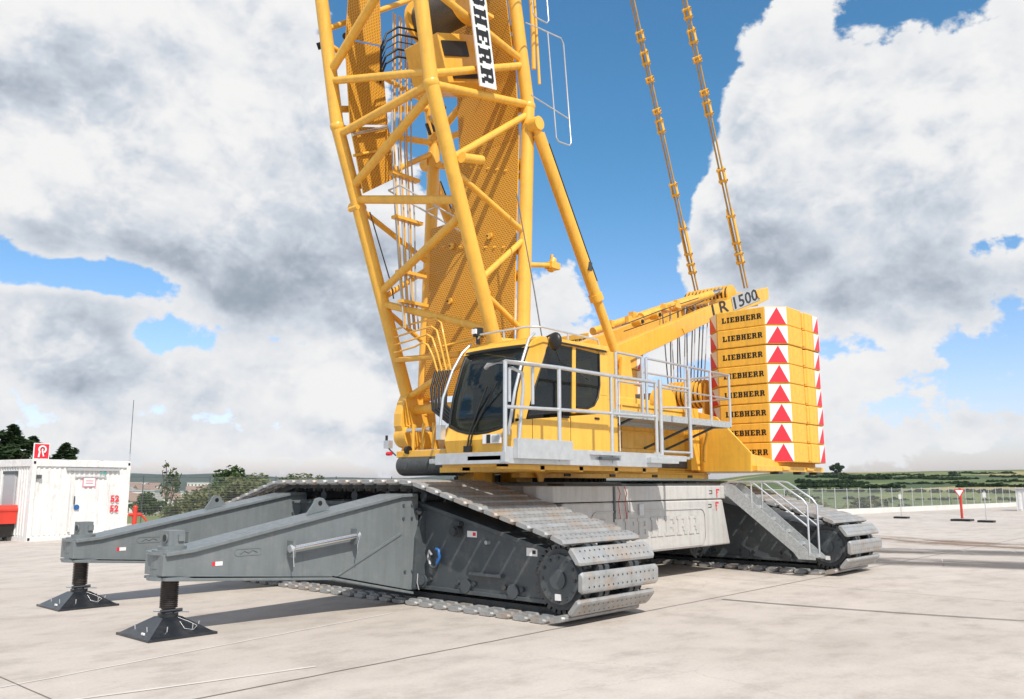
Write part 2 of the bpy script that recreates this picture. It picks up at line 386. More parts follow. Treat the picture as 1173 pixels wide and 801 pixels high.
def stain_shadow_mat(name, c, sx, sy, thr, amt, rot):  # patchy overlay, used for mud and for painted ground shadow
    m, nt, b = newmat(name); g = N(nt, 'ShaderNodeNewGeometry'); tc = N(nt, 'ShaderNodeTexCoord')
    mp = N(nt, 'ShaderNodeMapping'); mp.inputs['Scale'].default_value = (sx, sy, 1); nt.links.new(tc.outputs['UV'], mp.inputs[0])
    n = N(nt, 'ShaderNodeTexNoise', i_Scale=1.0, i_Detail=9.0, i_Roughness=.72); nt.links.new(mp.outputs[0], n.inputs['Vector'])
    f = ramp(nt, n.outputs[0], [(thr, 0), (thr+.16, amt)])
    sp = N(nt, 'ShaderNodeSeparateXYZ'); nt.links.new(tc.outputs['UV'], sp.inputs[0])
    e1 = N(nt, 'ShaderNodeMath', operation='PINGPONG'); e1.inputs[1].default_value = .5; nt.links.new(sp.outputs[1], e1.inputs[0])
    e2 = N(nt, 'ShaderNodeMapRange'); e2.inputs[2].default_value = .3; nt.links.new(e1.outputs[0], e2.inputs[0])
    mu = N(nt, 'ShaderNodeMath', operation='MULTIPLY'); nt.links.new(f.outputs[0], mu.inputs[0]); nt.links.new(e2.outputs[0], mu.inputs[1])
    b.inputs['Base Color'].default_value = (*c, 1); b.inputs['Roughness'].default_value = .95
    t = N(nt, 'ShaderNodeBsdfTransparent'); mx = N(nt, 'ShaderNodeMixShader'); nt.links.new(mu.outputs[0], mx.inputs[0]); nt.links.new(t.outputs[0], mx.inputs[1]); nt.links.new(b.outputs[0], mx.inputs[2])
    nt.links.new(mx.outputs[0], nt.nodes['Material Output'].inputs[0]); return m
M['mud'] = stain_shadow_mat('dried_mud', (.27, .18, .12), .5, 5, .42, .85, 0)
M['shadow_band'] = stain_shadow_mat('painted_shadow', (.15, .135, .125), .25, 2.5, .36, .82, 0)  # dark tone that paints cast shadow onto the concrete
def mark(mb, pts, w, mat, z):
    L = 0
    for a, b in zip(pts, pts[1:]):
        a = Vector((a[0], a[1], z)); b = Vector((b[0], b[1], z)); l = (b-a).length; d = (b-a)/l; n = Vector((-d.y, d.x, 0))*w/2
        mb.add([a-n, b-n, b+n, a+n], [(0,1,2,3)], mat, uvs=[[(L,0),(L+l,0),(L+l,1),(L,1)]]); L += l
mb = MB(); mark(mb, [(35, 24), (29.5, 8.5), (26.5, -6)], 3.2, 'mud', .006); tag(mb.build('mud_tracks'), kind='structure')
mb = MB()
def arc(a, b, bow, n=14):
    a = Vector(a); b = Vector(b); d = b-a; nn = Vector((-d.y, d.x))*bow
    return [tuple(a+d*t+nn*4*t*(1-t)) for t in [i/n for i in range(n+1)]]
mark(mb, arc((17.6, 17), (24.5, -9), .05), 2.6, 'shadow_band', .0075); mark(mb, arc((12.6, 6.9), (15.6, -2.0), -.06), .12, 'shadow_band', .0095); mark(mb, arc((22.6, 12), (28, -4), .07), 2.2, 'shadow_band', .0135)  # shadow bands of objects out of view, painted as dark strips
tag(mb.build('painted_shadow_bands'), kind='structure')
def crest(az):
    # height angle of the skyline by azimuth
    if az < 40: return .62
    if az < 60: return .62-(az-40)/20*.1
    return .52+min(1, (az-60)/14)*.33
def hz(az, r):
    if r < 60: return -.35
    if r < 170:
        t = (r-60)/110; t = t*t*(3-2*t); return -.35-t*6.5
    near_hill = max(0, min(1, (az-52)/14)); near_hill = near_hill*near_hill*(3-2*near_hill)
    rc = 900; hc = 1.82+rc*math.tan(R(.80))
    t = min(1, (r-170)/(rc-170)); a = -6.85+(hc+6.85)*t**1.15
    if r > rc: a = hc-(r-rc)*.03 if r < 1500 else hc-18
    rf = 4600; hf = 1.82+rf*math.tan(R(.66))
    t2 = max(0, min(1, (r-1900)/(rf-1900))); t2 = t2*t2*(3-2*t2)
    und = .80+.2*math.sin(az*.28+.5)+.10*math.sin(az*.9)
    if az > 52: und = .5
    b = -7-8*min(1, (r-170)/400)+ (hf*und+15)*t2
    if r > rf: b -= (r-rf)*.02
    return b*(1-near_hill)+max(a, b)*near_hill+ (1.2*math.sin(r*.011+az*.2) if r > 250 else 0)*near_hill*.7
rs = [1, 40, 60, 75, 95, 120, 150, 170, 200, 240, 290, 350, 420, 500, 580, 660, 740, 820, 880, 900, 940, 1100, 1500, 1900, 2300, 2900, 3500, 4100, 4600, 5200, 6000]
mb = MB(); na = 240; vs = []; fs = []
for r in rs:
    for k in range(na):
        az = 360*k/na; vs.append((r*math.sin(R(az)), r*math.cos(R(az)), hz(az, r)))
for i in range(len(rs)-1):
    for k in range(na): fs.append((i*na+k, (i+1)*na+k, (i+1)*na+(k+1)%na, i*na+(k+1)%na))
fs.append(tuple(range(na)))
mb.add(vs, fs, 'terrain', True); tag(mb.build('terrain', origin=(0,0,0)), kind='structure')

def pol(az, r, z=None): return Vector((r*math.sin(R(az)), r*math.cos(R(az)), hz(az, r) if z is None else z))

# ---- vegetation
def foliage(mb, n, rx, ry, rz, c, mat, leafs=.12, clumps=14, low=.0, rnd=random):
    cl = []
    for i in range(clumps):
        while True:
            p = Vector((rnd.uniform(-1,1), rnd.uniform(-1,1), rnd.uniform(-1,1)))
            if .25 < p.length < .95: break
        cl.append((Vector((p.x*rx, p.y*ry, p.z*rz)), rnd.uniform(.22, .45)))
    vs = []; fs = []
    for i in range(n):
        cc, cr = rnd.choice(cl)
        d = Vector((rnd.gauss(0,1), rnd.gauss(0,1), rnd.gauss(0,1))).normalized()*(rnd.random()**.4)
        p = Vector(c)+cc+Vector((d.x*rx*cr, d.y*ry*cr, d.z*rz*cr))
        s = leafs*rnd.uniform(.6, 1.5)
        a = Vector((rnd.gauss(0,1), rnd.gauss(0,1), rnd.gauss(0,.6))).normalized(); b = a.cross(Vector((rnd.gauss(0,1), rnd.gauss(0,1), rnd.gauss(0,1)))).normalized()
        o = len(vs); vs += [p-a*s, p+b*s*.55, p+a*s, p-b*s*.55]; fs.append((o, o+1, o+2, o+3))
    mb.add(vs, fs, mat)
def tree_proto(h, rx, mat, n, leafs, label, cat='tree', conical=False, trunk=.35, seed=1, name='tree', group=None, clumps=18):
    rnd = random.Random(seed)
    root = empty(name, (0,0,0), label, cat, group)
    t = MB(); t.tube((0,0,-.4), (0,0,h*.55), .05*h*.5, 'wood', 8, .02*h*.5)
    for k in range(6):
        a = rnd.uniform(0, 6.28); z0 = h*rnd.uniform(.25, .5); t.tube((0,0,z0), (math.cos(a)*rx*.6, math.sin(a)*rx*.6, z0+h*.25), .012*h, 'wood', 6, .004*h)
    t.build('trunk', root, origin=(0,0,0))
    f = MB()
    if conical:
        for k in range(7):
            z = h*(.12+.13*k); rr = rx*(1.05-k/7.6); foliage(f, n//7, rr, rr, h*.13, (0,0,z), mat, leafs, 9, rnd=rnd)
    else:
        foliage(f, n, rx, rx, h*(1-trunk)/2, (0,0,h*(1+trunk)/2), mat, leafs, clumps, rnd=rnd)
    f.build('crown', root, origin=(0,0,0)); return root
def copy_tree(src, loc, label=None, s=1, rz=0, sz=None):
    c = src.copy(); col.objects.link(c); c.location = loc; c.rotation_euler = (0,0,rz); c.scale = (s, s, sz or s)
    if label: c['label'] = label
    for ch in list(src.children):
        d = ch.copy(); col.objects.link(d); d.parent = c
    return c

# dark trees behind the container
pr = tree_proto(7.2, 1.9, 'leafdark', 5200, .17, 'dark green conifer at the far left edge, behind the white container', conical=True, seed=3, name='conifer_tree', group='trees behind the container')
pr.location = pol(15.6, 66, -.3); pr.scale = (1.6, 1.6, .9)
for az, r, s, sz, lb in ((17.4, 64, 1.35, .80, 'dark conifer directly left of the red hose sign above the container'), (18.6, 70, 1.25, .74, 'dark conifer peeking out behind the red hose sign'),
                         (20.2, 66, 1.2, .66, 'dark conifer just right of the red hose sign above the container roof'), (22.1, 72, .6, .52, 'tiny treetop showing over the right half of the container roof')):
    copy_tree(pr, pol(az, r, -.3), lb, s, az, sz)
# shrubs behind the left fence
sp = tree_proto(3.2, 1.5, 'leafpale', 6500, .10, 'pale olive shrub behind the left fence, nearest the container', cat='shrub', trunk=.0, seed=8, name='shrub', group='shrubs behind the left fence', clumps=34)
sp.location = pol(26.9, 47, -.6); sp.scale = (.7, .7, .45)
for az, r, s, sz, lb in ((28.3, 47, 1.0, .62, 'tall pale olive shrub between the two visible left fence posts'), (29.8, 47.5, 1.1, .76, 'pale olive shrub just right of the second left fence post'),
                         (31.4, 49, 1.25, .80, 'pale olive shrub beside where the far track begins to slope'), (33.6, 50, 1.3, .8, 'pale olive shrub mostly hidden behind the raised left track end')):
    copy_tree(sp, pol(az, r, -.5), lb, s, az*2, sz)
mt = tree_proto(4.4, 1.7, 'leafmid', 5200, .13, 'round green tree rising above the pale shrubs, left of the track end', trunk=.15, seed=12, name='broadleaf_tree', group='green trees beyond the left fence', clumps=26)
mt.location = pol(30.2, 70, -.8); mt.scale = (1.25, 1.25, .86)
for az, r, s, sz, lb in ((31.6, 74, 1.1, .76, 'green tree against the sky, second of three above the left track end'), (33.6, 84, .9, .84, 'small round green tree over the start of the flat track top'),
                         (28.4, 62, .85, .68, 'green tree behind the pale shrubs right of the second fence post'),
                         (25.0, 85, .9, .5, 'green tree low behind the fence, next to the container edge'), (35.2, 95, .9, .84, 'small distant tree just above the flat top of the left track')):
    copy_tree(mt, pol(az, r, -1.2), lb, s, az*3, sz)
# bare sapling
rnd = random.Random(5)
sapl = empty('sapling', pol(26.0, 45, -.4), 'thin sparse sapling sticking up above the shrubs by the left fence', 'sapling')
b = MB(); P0 = WO[sapl.name]
for k in range(5):
    a = rnd.uniform(0, 6.28); pts = [P0+Vector((math.cos(a)*t*t*.55, math.sin(a)*t*t*.55, t*(2.9 if k else 3.4)*rnd.uniform(.85,1))) for t in (0,.3,.6,1)]; b.path(pts, .018, 'wood', 6)
b.build('trunk', sapl, origin=P0)
f = MB(); foliage(f, 420, .5, .5, 1.2, P0+Vector((0,0,2.0)), 'leafmid', .08, 22, rnd=rnd); f.build('crown', sapl, origin=P0)

# hillside hedges and trees on the right
hb = tree_proto(5.5, 4.2, 'leafhill', 1500, .55, 'dark bushy tree in the hedgerows on the right hillside', trunk=.0, seed=21, name='hedgerow_tree', group='trees in the hillside hedgerows', clumps=22)
hb.location = (0, -5000, -300)
def r_at(az, el):
    best = 900
    for r in range(180, 900, 5):
        if math.degrees(math.atan2(hz(az, r)-1.82, r)) > el: return r
    return best
rnd = random.Random(33); first = True
rows = [ # az0, az1, el of base, scale, step
 (69.0, 71.6, .30, .62, .26), (67.0, 69.5, .42, .5, .3), (72.0, 74.2, .30, .42, .2), (75.0, 78.3, .60, .30, .17), (73.6, 76.4, .26, .40, .22), (77.2, 79.0, .38, .34, .2), (79.6, 81.8, .40, .75, .24),
 (66.5, 70.5, .04, .55, .32), (72.0, 76.0, .02, .36, .25), (77, 81.6, .12, .42, .3), (66.5, 81.6, -.5, .6, .75), (66, 82, -.95, .5, .8), (79.0, 82, .80, .30, .16), (70.4, 73.6, .52, .26, .16), (67.2, 69.2, .60, .3, .2), (75.5, 81.5, -.15, .5, .34), (66.5, 72.5, -.22, .6, .36), (73.8, 75.4, .46, .3, .16)
]
for a0, a1, el, s, st in rows:
    az = a0
    while az < a1:
        r = r_at(az, el+rnd.uniform(-.03, .03)); loc = pol(az, r); loc.z -= .6
        k = s*r/520*rnd.uniform(.7, 1.25)
        if first: hb.location = loc; hb.scale = (k*1.3, k*1.3, k); first = False
        else: copy_tree(hb, loc, None, k*1.3, rnd.uniform(0,6), k)
        az += st*rnd.uniform(.7, 1.3)
lt = tree_proto(9.5, 3.9, 'leafhill', 1500, .5, 'lone round tree on the hill crest just right of the yellow counterweights', trunk=.22, seed=9, name='crest_tree')
lt.location = pol(68.6, 640); lt.location.z += .5; lt.scale = (1.15, 1.15, 1.0)
# scrub below the right fence : nobody could count it
rnd = random.Random(41); f = MB()
for i in range(230):
    az = rnd.uniform(62, 84); r = rnd.uniform(66, 150)+max(0, az-70)*4.5
    h = rnd.uniform(1.0, 2.4); p = pol(az, r)
    foliage(f, 60, h*1.3, h*1.3, h*.7, p+Vector((0,0,h*.2)), rnd.choice(('leafmid', 'leafmid', 'leafpale', 'leafdark')), .32, 6, rnd=rnd)
tag(f.build('scrub', origin=(60,20,-4)), 'tangled green scrub covering the slope below the right fence', 'scrub', kind='stuff')
f = MB(); rnd = random.Random(43)
for i in range(90):
    az = rnd.uniform(20, 46); r = rnd.uniform(95, 300); h = rnd.uniform(1.2, 2.6); p = pol(az, r)
    foliage(f, 60, h*1.5, h*1.5, h*.8, p+Vector((0,0,h*.3)), rnd.choice(('leafmid', 'leafdark', 'leafmid')), .45, 6, rnd=rnd)
tag(f.build('woodland_scrub', origin=(40,100,-6)), 'mixed green scrub filling the valley behind the left fence', 'scrub', kind='stuff')
# distant town between container and shrubs
rnd = random.Random(4); hproto = None
def house(k):
    w, d, h = (12, 9, 6) if k == 0 else (26, 11, 10)
    e = empty('village_house' if k == 0 else 'apartment_block', (0,0,0), 'small pale house in the distant town seen between container and shrubs' if k == 0 else 'pale flat block in the distant town seen between container and shrubs', 'house' if k == 0 else 'building', 'houses of the distant town' if k == 0 else 'blocks of the distant town')
    a = MB(); a.box((-w/2,-d/2,-4), (w/2,d/2,h), 'house'); a.build('wall', e, origin=(0,0,0))
    a = MB()
    if k == 0: a.prism([(-d/2-.6, h), (d/2+.6, h), (0, h+3.6)], 'x', -w/2-.5, w/2+.5, 'roof')
    else: a.box((-w/2-.3,-d/2-.3,h), (w/2+.3,d/2+.3,h+.7), 'cont2')
    a.build('roof', e, origin=(0,0,0))
    for fl in range(2 if k == 0 else 3):
        for c in range(3 if k == 0 else 7):
            x = -w/2+(c+.5)*w/(3 if k == 0 else 7); a = MB(); a.box((x-.7,-d/2-.05,1+fl*3), (x+.7,-d/2+.1,2.5+fl*3), 'win'); a.build('window', e, origin=(0,0,0))
    return e
H0 = house(0); H1 = house(1); f0 = f1 = True
for i in range(34):
    az = rnd.uniform(22.5, 29); r = rnd.uniform(420, 1100); loc = pol(az, r); loc.z += rnd.uniform(0, 2)+ (r-420)*.012; rz = -R(az)+rnd.uniform(-.6,.6)
    if i % 4: src = H0
    else: src = H1
    if (src is H0 and f0) or (src is H1 and f1):
        src.location = loc; src.rotation_euler.z = rz
        if src is H0: f0 = False
        else: f1 = False
    else: copy_tree(src, loc, None, 1, rz)

# ---- fences
def fence(name, pts, z0, z1, step, mat, pmat, label, base=None, pr_=.025):
    e = empty(name, (pts[0][0], pts[0][1], 0), label, 'fence')
    w = MB()
    for (x0, y0), (x1, y1) in zip(pts, pts[1:]):
        L = math.hypot(x1-x0, y1-y0)
        w.quad([(x0,y0,z0),(x1,y1,z0),(x1,y1,z1-.03),(x0,y0,z1-.03)], [(0,0),(L,0),(L,z1-z0),(0,z1-z0)], mat)
        w.tube((x0,y0,z1), (x1,y1,z1), .012, pmat, 6)
    w.build('wire_mesh', e)
    for (x0, y0), (x1, y1) in zip(pts, pts[1:]):
        L = math.hypot(x1-x0, y1-y0); n = max(1, round(L/step))
        for k in range(n):
            t = k/n; x = x0+(x1-x0)*t; y = y0+(y1-y0)*t
            p = MB(); p.tube((x,y,0), (x,y,z1+.06), pr_, pmat, 8); p.sphere((x,y,z1+.06), pr_*1.2, pmat, 8, 4); p.build('post', e)
    return e
fence('wire_fence', [(6, 43.0), (15.1, 40.6), (18.21, 39.9), (21.25, 39.3), (31, 37.2), (41, 28.5)], .05, 2.15, 3.1, 'wire2', M['dgrey'], 'tall thin wire fence with dark posts in front of the shrubs on the left')
fence('boundary_fence', [(41, 28.0), (49.0, 20.9), (56, 19.9), (82, 17.1), (100, 14.5)], .3, 1.5, 1.55, 'wire', M['alu'], 'long wire fence with silver posts along the edge of the yard on the right', pr_=.022)
mb = MB()
for (x0,y0),(x1,y1) in (((41,28.0),(49,20.9)),((49,20.9),(56,19.9)),((56,19.9),(82,17.1)),((82,17.1),(100,14.5))):
    d = Vector((x1-x0, y1-y0, 0)).normalized(); n = Vector((-d.y, d.x, 0))*.12
    a = Vector((x0,y0,0)); b_ = Vector((x1,y1,0)); mb.add([a-n, b_-n, b_+n, a+n]+[q+Vector((0,0,.32)) for q in (a-n, b_-n, b_+n, a+n)], [(3,2,1,0),(4,5,6,7),(0,1,5,4),(2,3,7,6),(1,2,6,5),(3,0,4,7)], 'stone')
tag(mb.build('kerb_wall'), 'low white concrete kerb wall running under the right boundary fence', 'wall')
# sign on red post with foot
e = empty('yield_sign', (47.1, 12.3, 0), 'red post carrying an inverted white triangle with red rim, beyond the right track', 'road sign')
mb = MB(); mb.box((46.7,11.85,0), (47.5,12.75,.1), 'black'); mb.build('foot', e, bevel=.02)
mb = MB(); mb.tube((47.1,12.3,.13), (47.1,12.3,1.62), .06, 'redp', 10); mb.build('post', e)
mb = MB()
def tri(c, s, x, mat, th):
    a = Vector((-.36, .93, 0)); C = Vector((x, c[0], c[1])); d = Vector((.93,.36,0))
    P = [C+a*-s+Vector((0,0,s*.58)), C+a*s+Vector((0,0,s*.58)), C+Vector((0,0,-s*1.15))]
    Q = [p+d*th for p in P]; mb.add(P+Q, [(0,2,1),(3,4,5),(0,1,4,3),(1,2,5,4),(2,0,3,5)], mat)
tri((12.3, 1.42), .25, 46.98, 'red', .02); tri((12.3, 1.423), .18, 46.965, 'white', .01); mb.build('sign_plate', e)
for x, y, h, lb in ((48.5, 15.65, 1.35, 'thin white marker post with a small tag, left of the red sign post'), (46.2, 11.0, 1.5, 'thin marker post with a white card, right of the red sign post')):
    e = empty('marker_post', (x, y, 0), lb, 'marker post', 'marker posts by the boundary fence')
    mb = MB(); mb.box((x-.25,y-.35,0), (x+.25,y+.35,.1), 'black'); mb.build('foot', e, bevel=.02)
    mb = MB(); mb.tube((x,y,.1), (x,y,h), .022, 'alu', 8); mb.build('post', e)
    mb = MB(); mb.box((x-.05,y-.07,h-.32), (x-.03,y+.07,h-.08), 'white'); mb.build('tag', e)
e = MB(); e.box((67.4,12.5,0), (69.2,14.1,1.45), 'contw'); e.box((67.3,12.4,1.45), (69.3,14.2,1.52), 'cont2')
for k in range(5): e.box((67.37, 12.6+k*.3, .1), (67.4, 12.75+k*.3, 1.35), 'contw')
tag(e.build('storage_box', bevel=.01), 'white storage box cut by the right picture edge beside the fence', 'box')

# ---- site container
cdir = Vector((math.cos(R(8)), math.sin(R(8)), 0)); cn = Vector((-math.sin(R(8)), math.cos(R(8)), 0)); C0 = Vector((10.08, 30.1, 0)); CL = 3.42; CD = 2.44; CH = 2.6
cont = empty('site_container', C0+cdir*CL/2+cn*CD/2, 'white site container with 52 painted twice in red on its front', 'container')
def cbox(mb, a, b, mat):   # a,b = (along, deep, up)
    vs = []
    for z in (a[2], b[2]):
        for (u, w) in ((a[0],a[1]),(b[0],a[1]),(b[0],b[1]),(a[0],b[1])): vs.append(C0+cdir*u+cn*w+Vector((0,0,z)))
    mb.add(vs, [(3,2,1,0),(4,5,6,7),(0,1,5,4),(1,2,6,5),(2,3,7,6),(3,0,4,7)], mat)
mb = MB(); cbox(mb, (.06,.06,.12), (CL-.06,CD-.06,CH-.16), 'contw')
k = .2
while k < CL-.2: cbox(mb, (k, .035, .18), (k+.07, .06, CH-.22), 'contw'); k += .17
k = .2
while k < CD-.2: cbox(mb, (.035, k, .18), (.06, k+.07, CH-.22), 'contw'); k += .17
mb.build('wall_panels', cont)
mb = MB()
for u in (0, CL-.14):
    for w in (0, CD-.14): cbox(mb, (u,w,0), (u+.14,w+.14,CH), 'contw')
cbox(mb, (.14,0,.0), (CL-.14,.1,.14), 'contw'); cbox(mb, (.14,0,CH-.2), (CL-.14,.1,CH-.003), 'contw'); cbox(mb, (0,.14,.0), (.1,CD-.14,.14), 'contw'); cbox(mb, (0,.14,CH-.2), (.1,CD-.14,CH-.003), 'contw')
for u in (.03, CL-.1):
    for z in (.03, CH-.12): cbox(mb, (u,-.012,z), (u+.07,.0,z+.08), 'blk')
mb.build('frame', cont)
mb = MB(); cbox(mb, (.02,.02,CH), (CL-.02,CD-.02,CH+.03), 'contw'); mb.build('roof', cont)
mb = MB(); cbox(mb, (1.14,-.03,CH-.33), (3.0,.034,CH-.24), 'cont2'); cbox(mb, (1.45,.0,CH-.56), (2.55,.034,CH-.53), 'cont2'); mb.build('shutter_box', cont)
mb = MB(); cbox(mb, (-.03, 1.0, 1.0), (.034, 1.75, 2.15), 'cont2'); cbox(mb, (-.05, .95, 2.15), (.034, 1.8, 2.25), 'dgrey'); mb.build('side_shutter', cont)
mb = MB(); cbox(mb, (1.72,.02,1.72), (2.18,.03,2.06), 'pink'); cbox(mb, (1.75,.012,1.75), (2.15,.02,2.03), 'white')
for z in (1.92, 1.84): cbox(mb, (1.82,.006,z), (2.08,.012,z+.025), 'pink')
mb.build('notice', cont)
mb = MB()
for z in (1.22, .88): mb.text('52', .3, C0+cdir*2.74+cn*.0+Vector((0,0,z)), cdir, (0,0,1), 'red', 1.1, .03)
mb.text('14', .3, C0+cdir*2.26+cn*.0+Vector((0,0,2.1)), cdir, (0,0,1), 'teal', .9, -.005)
mb.build('painted_numbers', cont)
mb = MB(); cbox(mb, (1.46,.01,1.15), (1.50,.03,1.42), 'dgrey'); p = C0+cdir*1.57+Vector((0,0,1.05)); mb.tube(p-cn*.0, p+cn*.03, .09, 'blue', 14); cbox(mb, (.14,-.05,2.0), (.3,.03,2.12), 'dgrey'); cbox(mb, (1.32,-.02,.25),(1.38,.034,1.95),'contw'); cbox(mb, (2.6,-.02,.25),(2.66,.034,1.95),'contw'); mb.build('fittings', cont)
# sign on container roof
e = empty('fire_hose_sign', C0+cdir*.55+cn*.3+Vector((0,0,CH+.03)), 'red square sign with a white hose symbol standing on the container roof', 'sign')
mb = MB(); cbox(mb, (.14,.3,CH+.03), (.66,.33,CH+.56), 'white'); cbox(mb, (.17,.29,CH+.06), (.63,.3,CH+.53), 'red'); mb.build('sign_plate', e)
mb = MB(); pc = C0+cdir*.41+cn*.27+Vector((0,0,CH+.35))
mb.path([pc+cdir*(.11*math.cos(t))+Vector((0,0,.11*math.sin(t))) for t in [R(a) for a in range(-60, 240, 20)]]+[pc+cdir*-.11+Vector((0,0,-.25))], .03, 'white', 6)
mb.path([pc+cdir*.05+Vector((0,0,-.22)), pc+cdir*.0+Vector((0,0,-.05)), pc+Vector((0,0,.03))], .025, 'white', 6); mb.build('hose_symbol', e)
mb = MB(); pa = C0+cdir*(CL+.12)+cn*.3; mb.tube(pa, pa+Vector((0,0,2.9)), .02, 'alu', 8); mb.tube(pa+Vector((0,0,2.9)), pa+Vector((0,0,4.85)), .011, 'dgrey', 6); mb.box(tuple(pa+Vector((-.05,-.05,2.2))), tuple(pa+Vector((.05,.05,2.3))), 'alu')
tag(mb.build('antenna_mast'), 'thin antenna mast rising beside the right end of the container', 'antenna')
e = empty('fire_hydrant_stand', C0+cdir*(CL+.25), 'red hydrant stand with hose at the right end of the container', 'hydrant')
pb = C0+cdir*(CL+.22)-cn*.1
mb = MB(); mb.tube(pb, pb+Vector((0,0,1.0)), .08, 'redp', 12); mb.sphere(pb+Vector((0,0,1.0)), .085, 'redp'); mb.build('column', e)
mb = MB(); mb.tube(pb+Vector((-.22,0,.75)), pb+Vector((.22,0,.75)), .06, 'redp', 10); mb.build('outlet', e)
mb = MB(); mb.path([pb+Vector((.22,0,.75)), pb+Vector((.4,-.05,.55)), pb+Vector((.45,-.1,.2)), pb+Vector((.2,-.2,.04))], .035, 'redp'); mb.build('hose', e)
# waste bins
def wbin(x, y, lb):
    e = empty('waste_bin', (x, y, 0), lb, 'bin', 'bins left of the container')
    mb = MB(); mb.add([(x-.28,y-.3,.12),(x+.28,y-.3,.12),(x+.28,y+.3,.12),(x-.28,y+.3,.12),(x-.36,y-.38,.95),(x+.36,y-.38,.95),(x+.36,y+.38,.95),(x-.36,y+.38,.95)], [(3,2,1,0),(4,5,6,7),(0,1,5,4),(1,2,6,5),(2,3,7,6),(3,0,4,7)], 'blk'); mb.build('tub', e)
    mb = MB(); mb.prism([(y-.42,.95),(y+.42,.95),(y+.4,1.08),(y-.3,1.15),(y-.42,1.02)], 'x', x-.39, x+.39, 'redp'); mb.box((x-.37,y-.4,.55), (x+.37,y-.37,.949), 'redp'); mb.build('lid', e)
    for s in (-1, 1): mb = MB(); mb.tube((x+s*.24,y+.3,.1), (x+s*.3,y+.3,.1), .1, 'black', 12); mb.build('wheel', e)
wbin(9.62, 31.25, 'red lidded black waste bin against the left end of the container'); wbin(8.85, 31.0, 'red lidded black waste bin cut by the left picture edge')
for k, (x, y) in enumerate(((9.98, 31.35), (10.0, 31.75))):
    mb = MB(); mb.tube((x,y,.55), (x,y,1.25), .09, 'redp', 12); mb.tube((x,y,1.25), (x,y,1.36), .05, 'redp', 10, .02); mb.box((x-.03,y-.03,1.36), (x+.12,y+.03,1.4), 'blk'); mb.box((x-.1,y-.12,0), (x+.1,y+.12,.55), 'cont2')
    tag(mb.build('fire_extinguisher'), ('red fire extinguisher on the container end wall, nearer one', 'red fire extinguisher on the container end wall, behind its twin')[k], 'fire extinguisher', 'extinguishers at the container end')
mb = MB(); mb.box((8.5,32.0,0), (9.5,32.9,1.1), 'cont2'); mb.box((8.45,31.9,1.1), (9.6,32.95,1.35), 'dgrey'); mb.box((8.7,31.97,.3), (9.3,32.0,.9), 'alu')
tag(mb.build('generator_box', bevel=.03), 'grey generator box with dark lid behind the red bins', 'generator')

# ================================================================== CRANE
CX, CY = 13.9, 12.08
crane = empty('crawler_crane', (CX, CY, 0), 'huge yellow crawler crane with lattice boom on grey tracks and two outrigger beams', 'crane')

# ---- track shoe
def shoe_mesh(x0=0):
    s = MB(); W = 1.77; hp = .136
    # plate, outer face z=0 with rounded front/back edges; origin at the plate centre, outside up
    prof = [(-hp, -.035), (-hp+.02, -.008), (-hp+.05, 0), (hp-.05, 0), (hp-.02, -.008), (hp, -.035), (hp-.01, -.06), (-hp+.01, -.06)]
    c = .035
    vs = []
    for t, k in ((-W/2, .80), (-W/2+c, 1), (W/2-c, 1), (W/2, .80)):
        for (y, z) in prof: vs.append((t, y*k, z - (0 if k == 1 else .006)))
    n = 8; fs = [(i*n+j, i*n+(j+1)%n, (i+1)*n+(j+1)%n, (i+1)*n+j) for i in range(3) for j in range(n)]
    fs = [f[::-1] for f in fs]+[tuple(range(n)), tuple(range(3*n, 4*n))[::-1]]
    s.add(vs, fs, 'shoe')
    for i in range(15):
        x = -W/2+.14+i*(W-.28)/14
        for y in (-.055, .055):
            k = 6; r = .014
            s.add([(x+r*math.cos(6.283*j/k), y+r*math.sin(6.283*j/k), .003) for j in range(k)], [tuple(range(k))], 'blk')
            s.add([(x+r*math.cos(6.283*j/k), y+r*math.sin(6.283*j/k), -.063) for j in range(k)], [tuple(range(k))[::-1]], 'blk')
    # chain lugs and guide blocks inside
    for x in (-.42, -.28, .28, .42): s.box((x-.045, -.175, -.15), (x+.045, .175, -.05), 'dgrey2')
    for x in (-.18, .18): s.prism([(-.09, -.055), (.09, -.055), (.05, -.21), (-.05, -.21)], 'x', x-.04, x+.04, 'dgrey2')
    # ribs on the inner side near both ends
    for x in (-.78, -.62, .62, .78): s.prism([(-.13,-.055),(.13,-.055),(.10,-.09),(-.10,-.09)], 'x', x-.03, x+.03, 'shoe')
    return s
SH = shoe_mesh()
# pin path in the (y,z) plane
def hull_path():
    r = .47
    cs = [(7.33, .58, r), (2*CY-7.33, .58, r), (2*CY-10.25, 1.47, .32), (10.25, 1.47, .32)]
    # order counter clockwise seen with y to the right: bottom going +y, up at far end, back over the top
    pts = []
    n = len(cs)
    for i in range(n):
        c0, c1 = cs[i-1], cs[i]; c2 = cs[(i+1)%n]
        def tang(a, b):
            dx, dz = b[0]-a[0], b[1]-a[1]; L = math.hypot(dx, dz); th = math.atan2(dz, dx); al = math.asin((a[2]-b[2])/L)
            return th - math.pi/2 + al     # angle of outward normal (right side of travel)
        a0 = tang(c0, c1); a1 = tang(c1, c2)
        while a1 < a0: a1 += 2*math.pi
        m = max(2, int((a1-a0)/.08))
        for k in range(m+1):
            a = a0+(a1-a0)*k/m; pts.append((c1[0]+c1[2]*math.cos(a), c1[1]+c1[2]*math.sin(a)))
    return pts
PP = hull_path(); cum = [0]
for i in range(len(PP)): cum.append(cum[-1]+math.dist(PP[i], PP[(i+1)%len(PP)]))
PER = cum[-1]; NS = round(PER/.315); PITCH = PER/NS
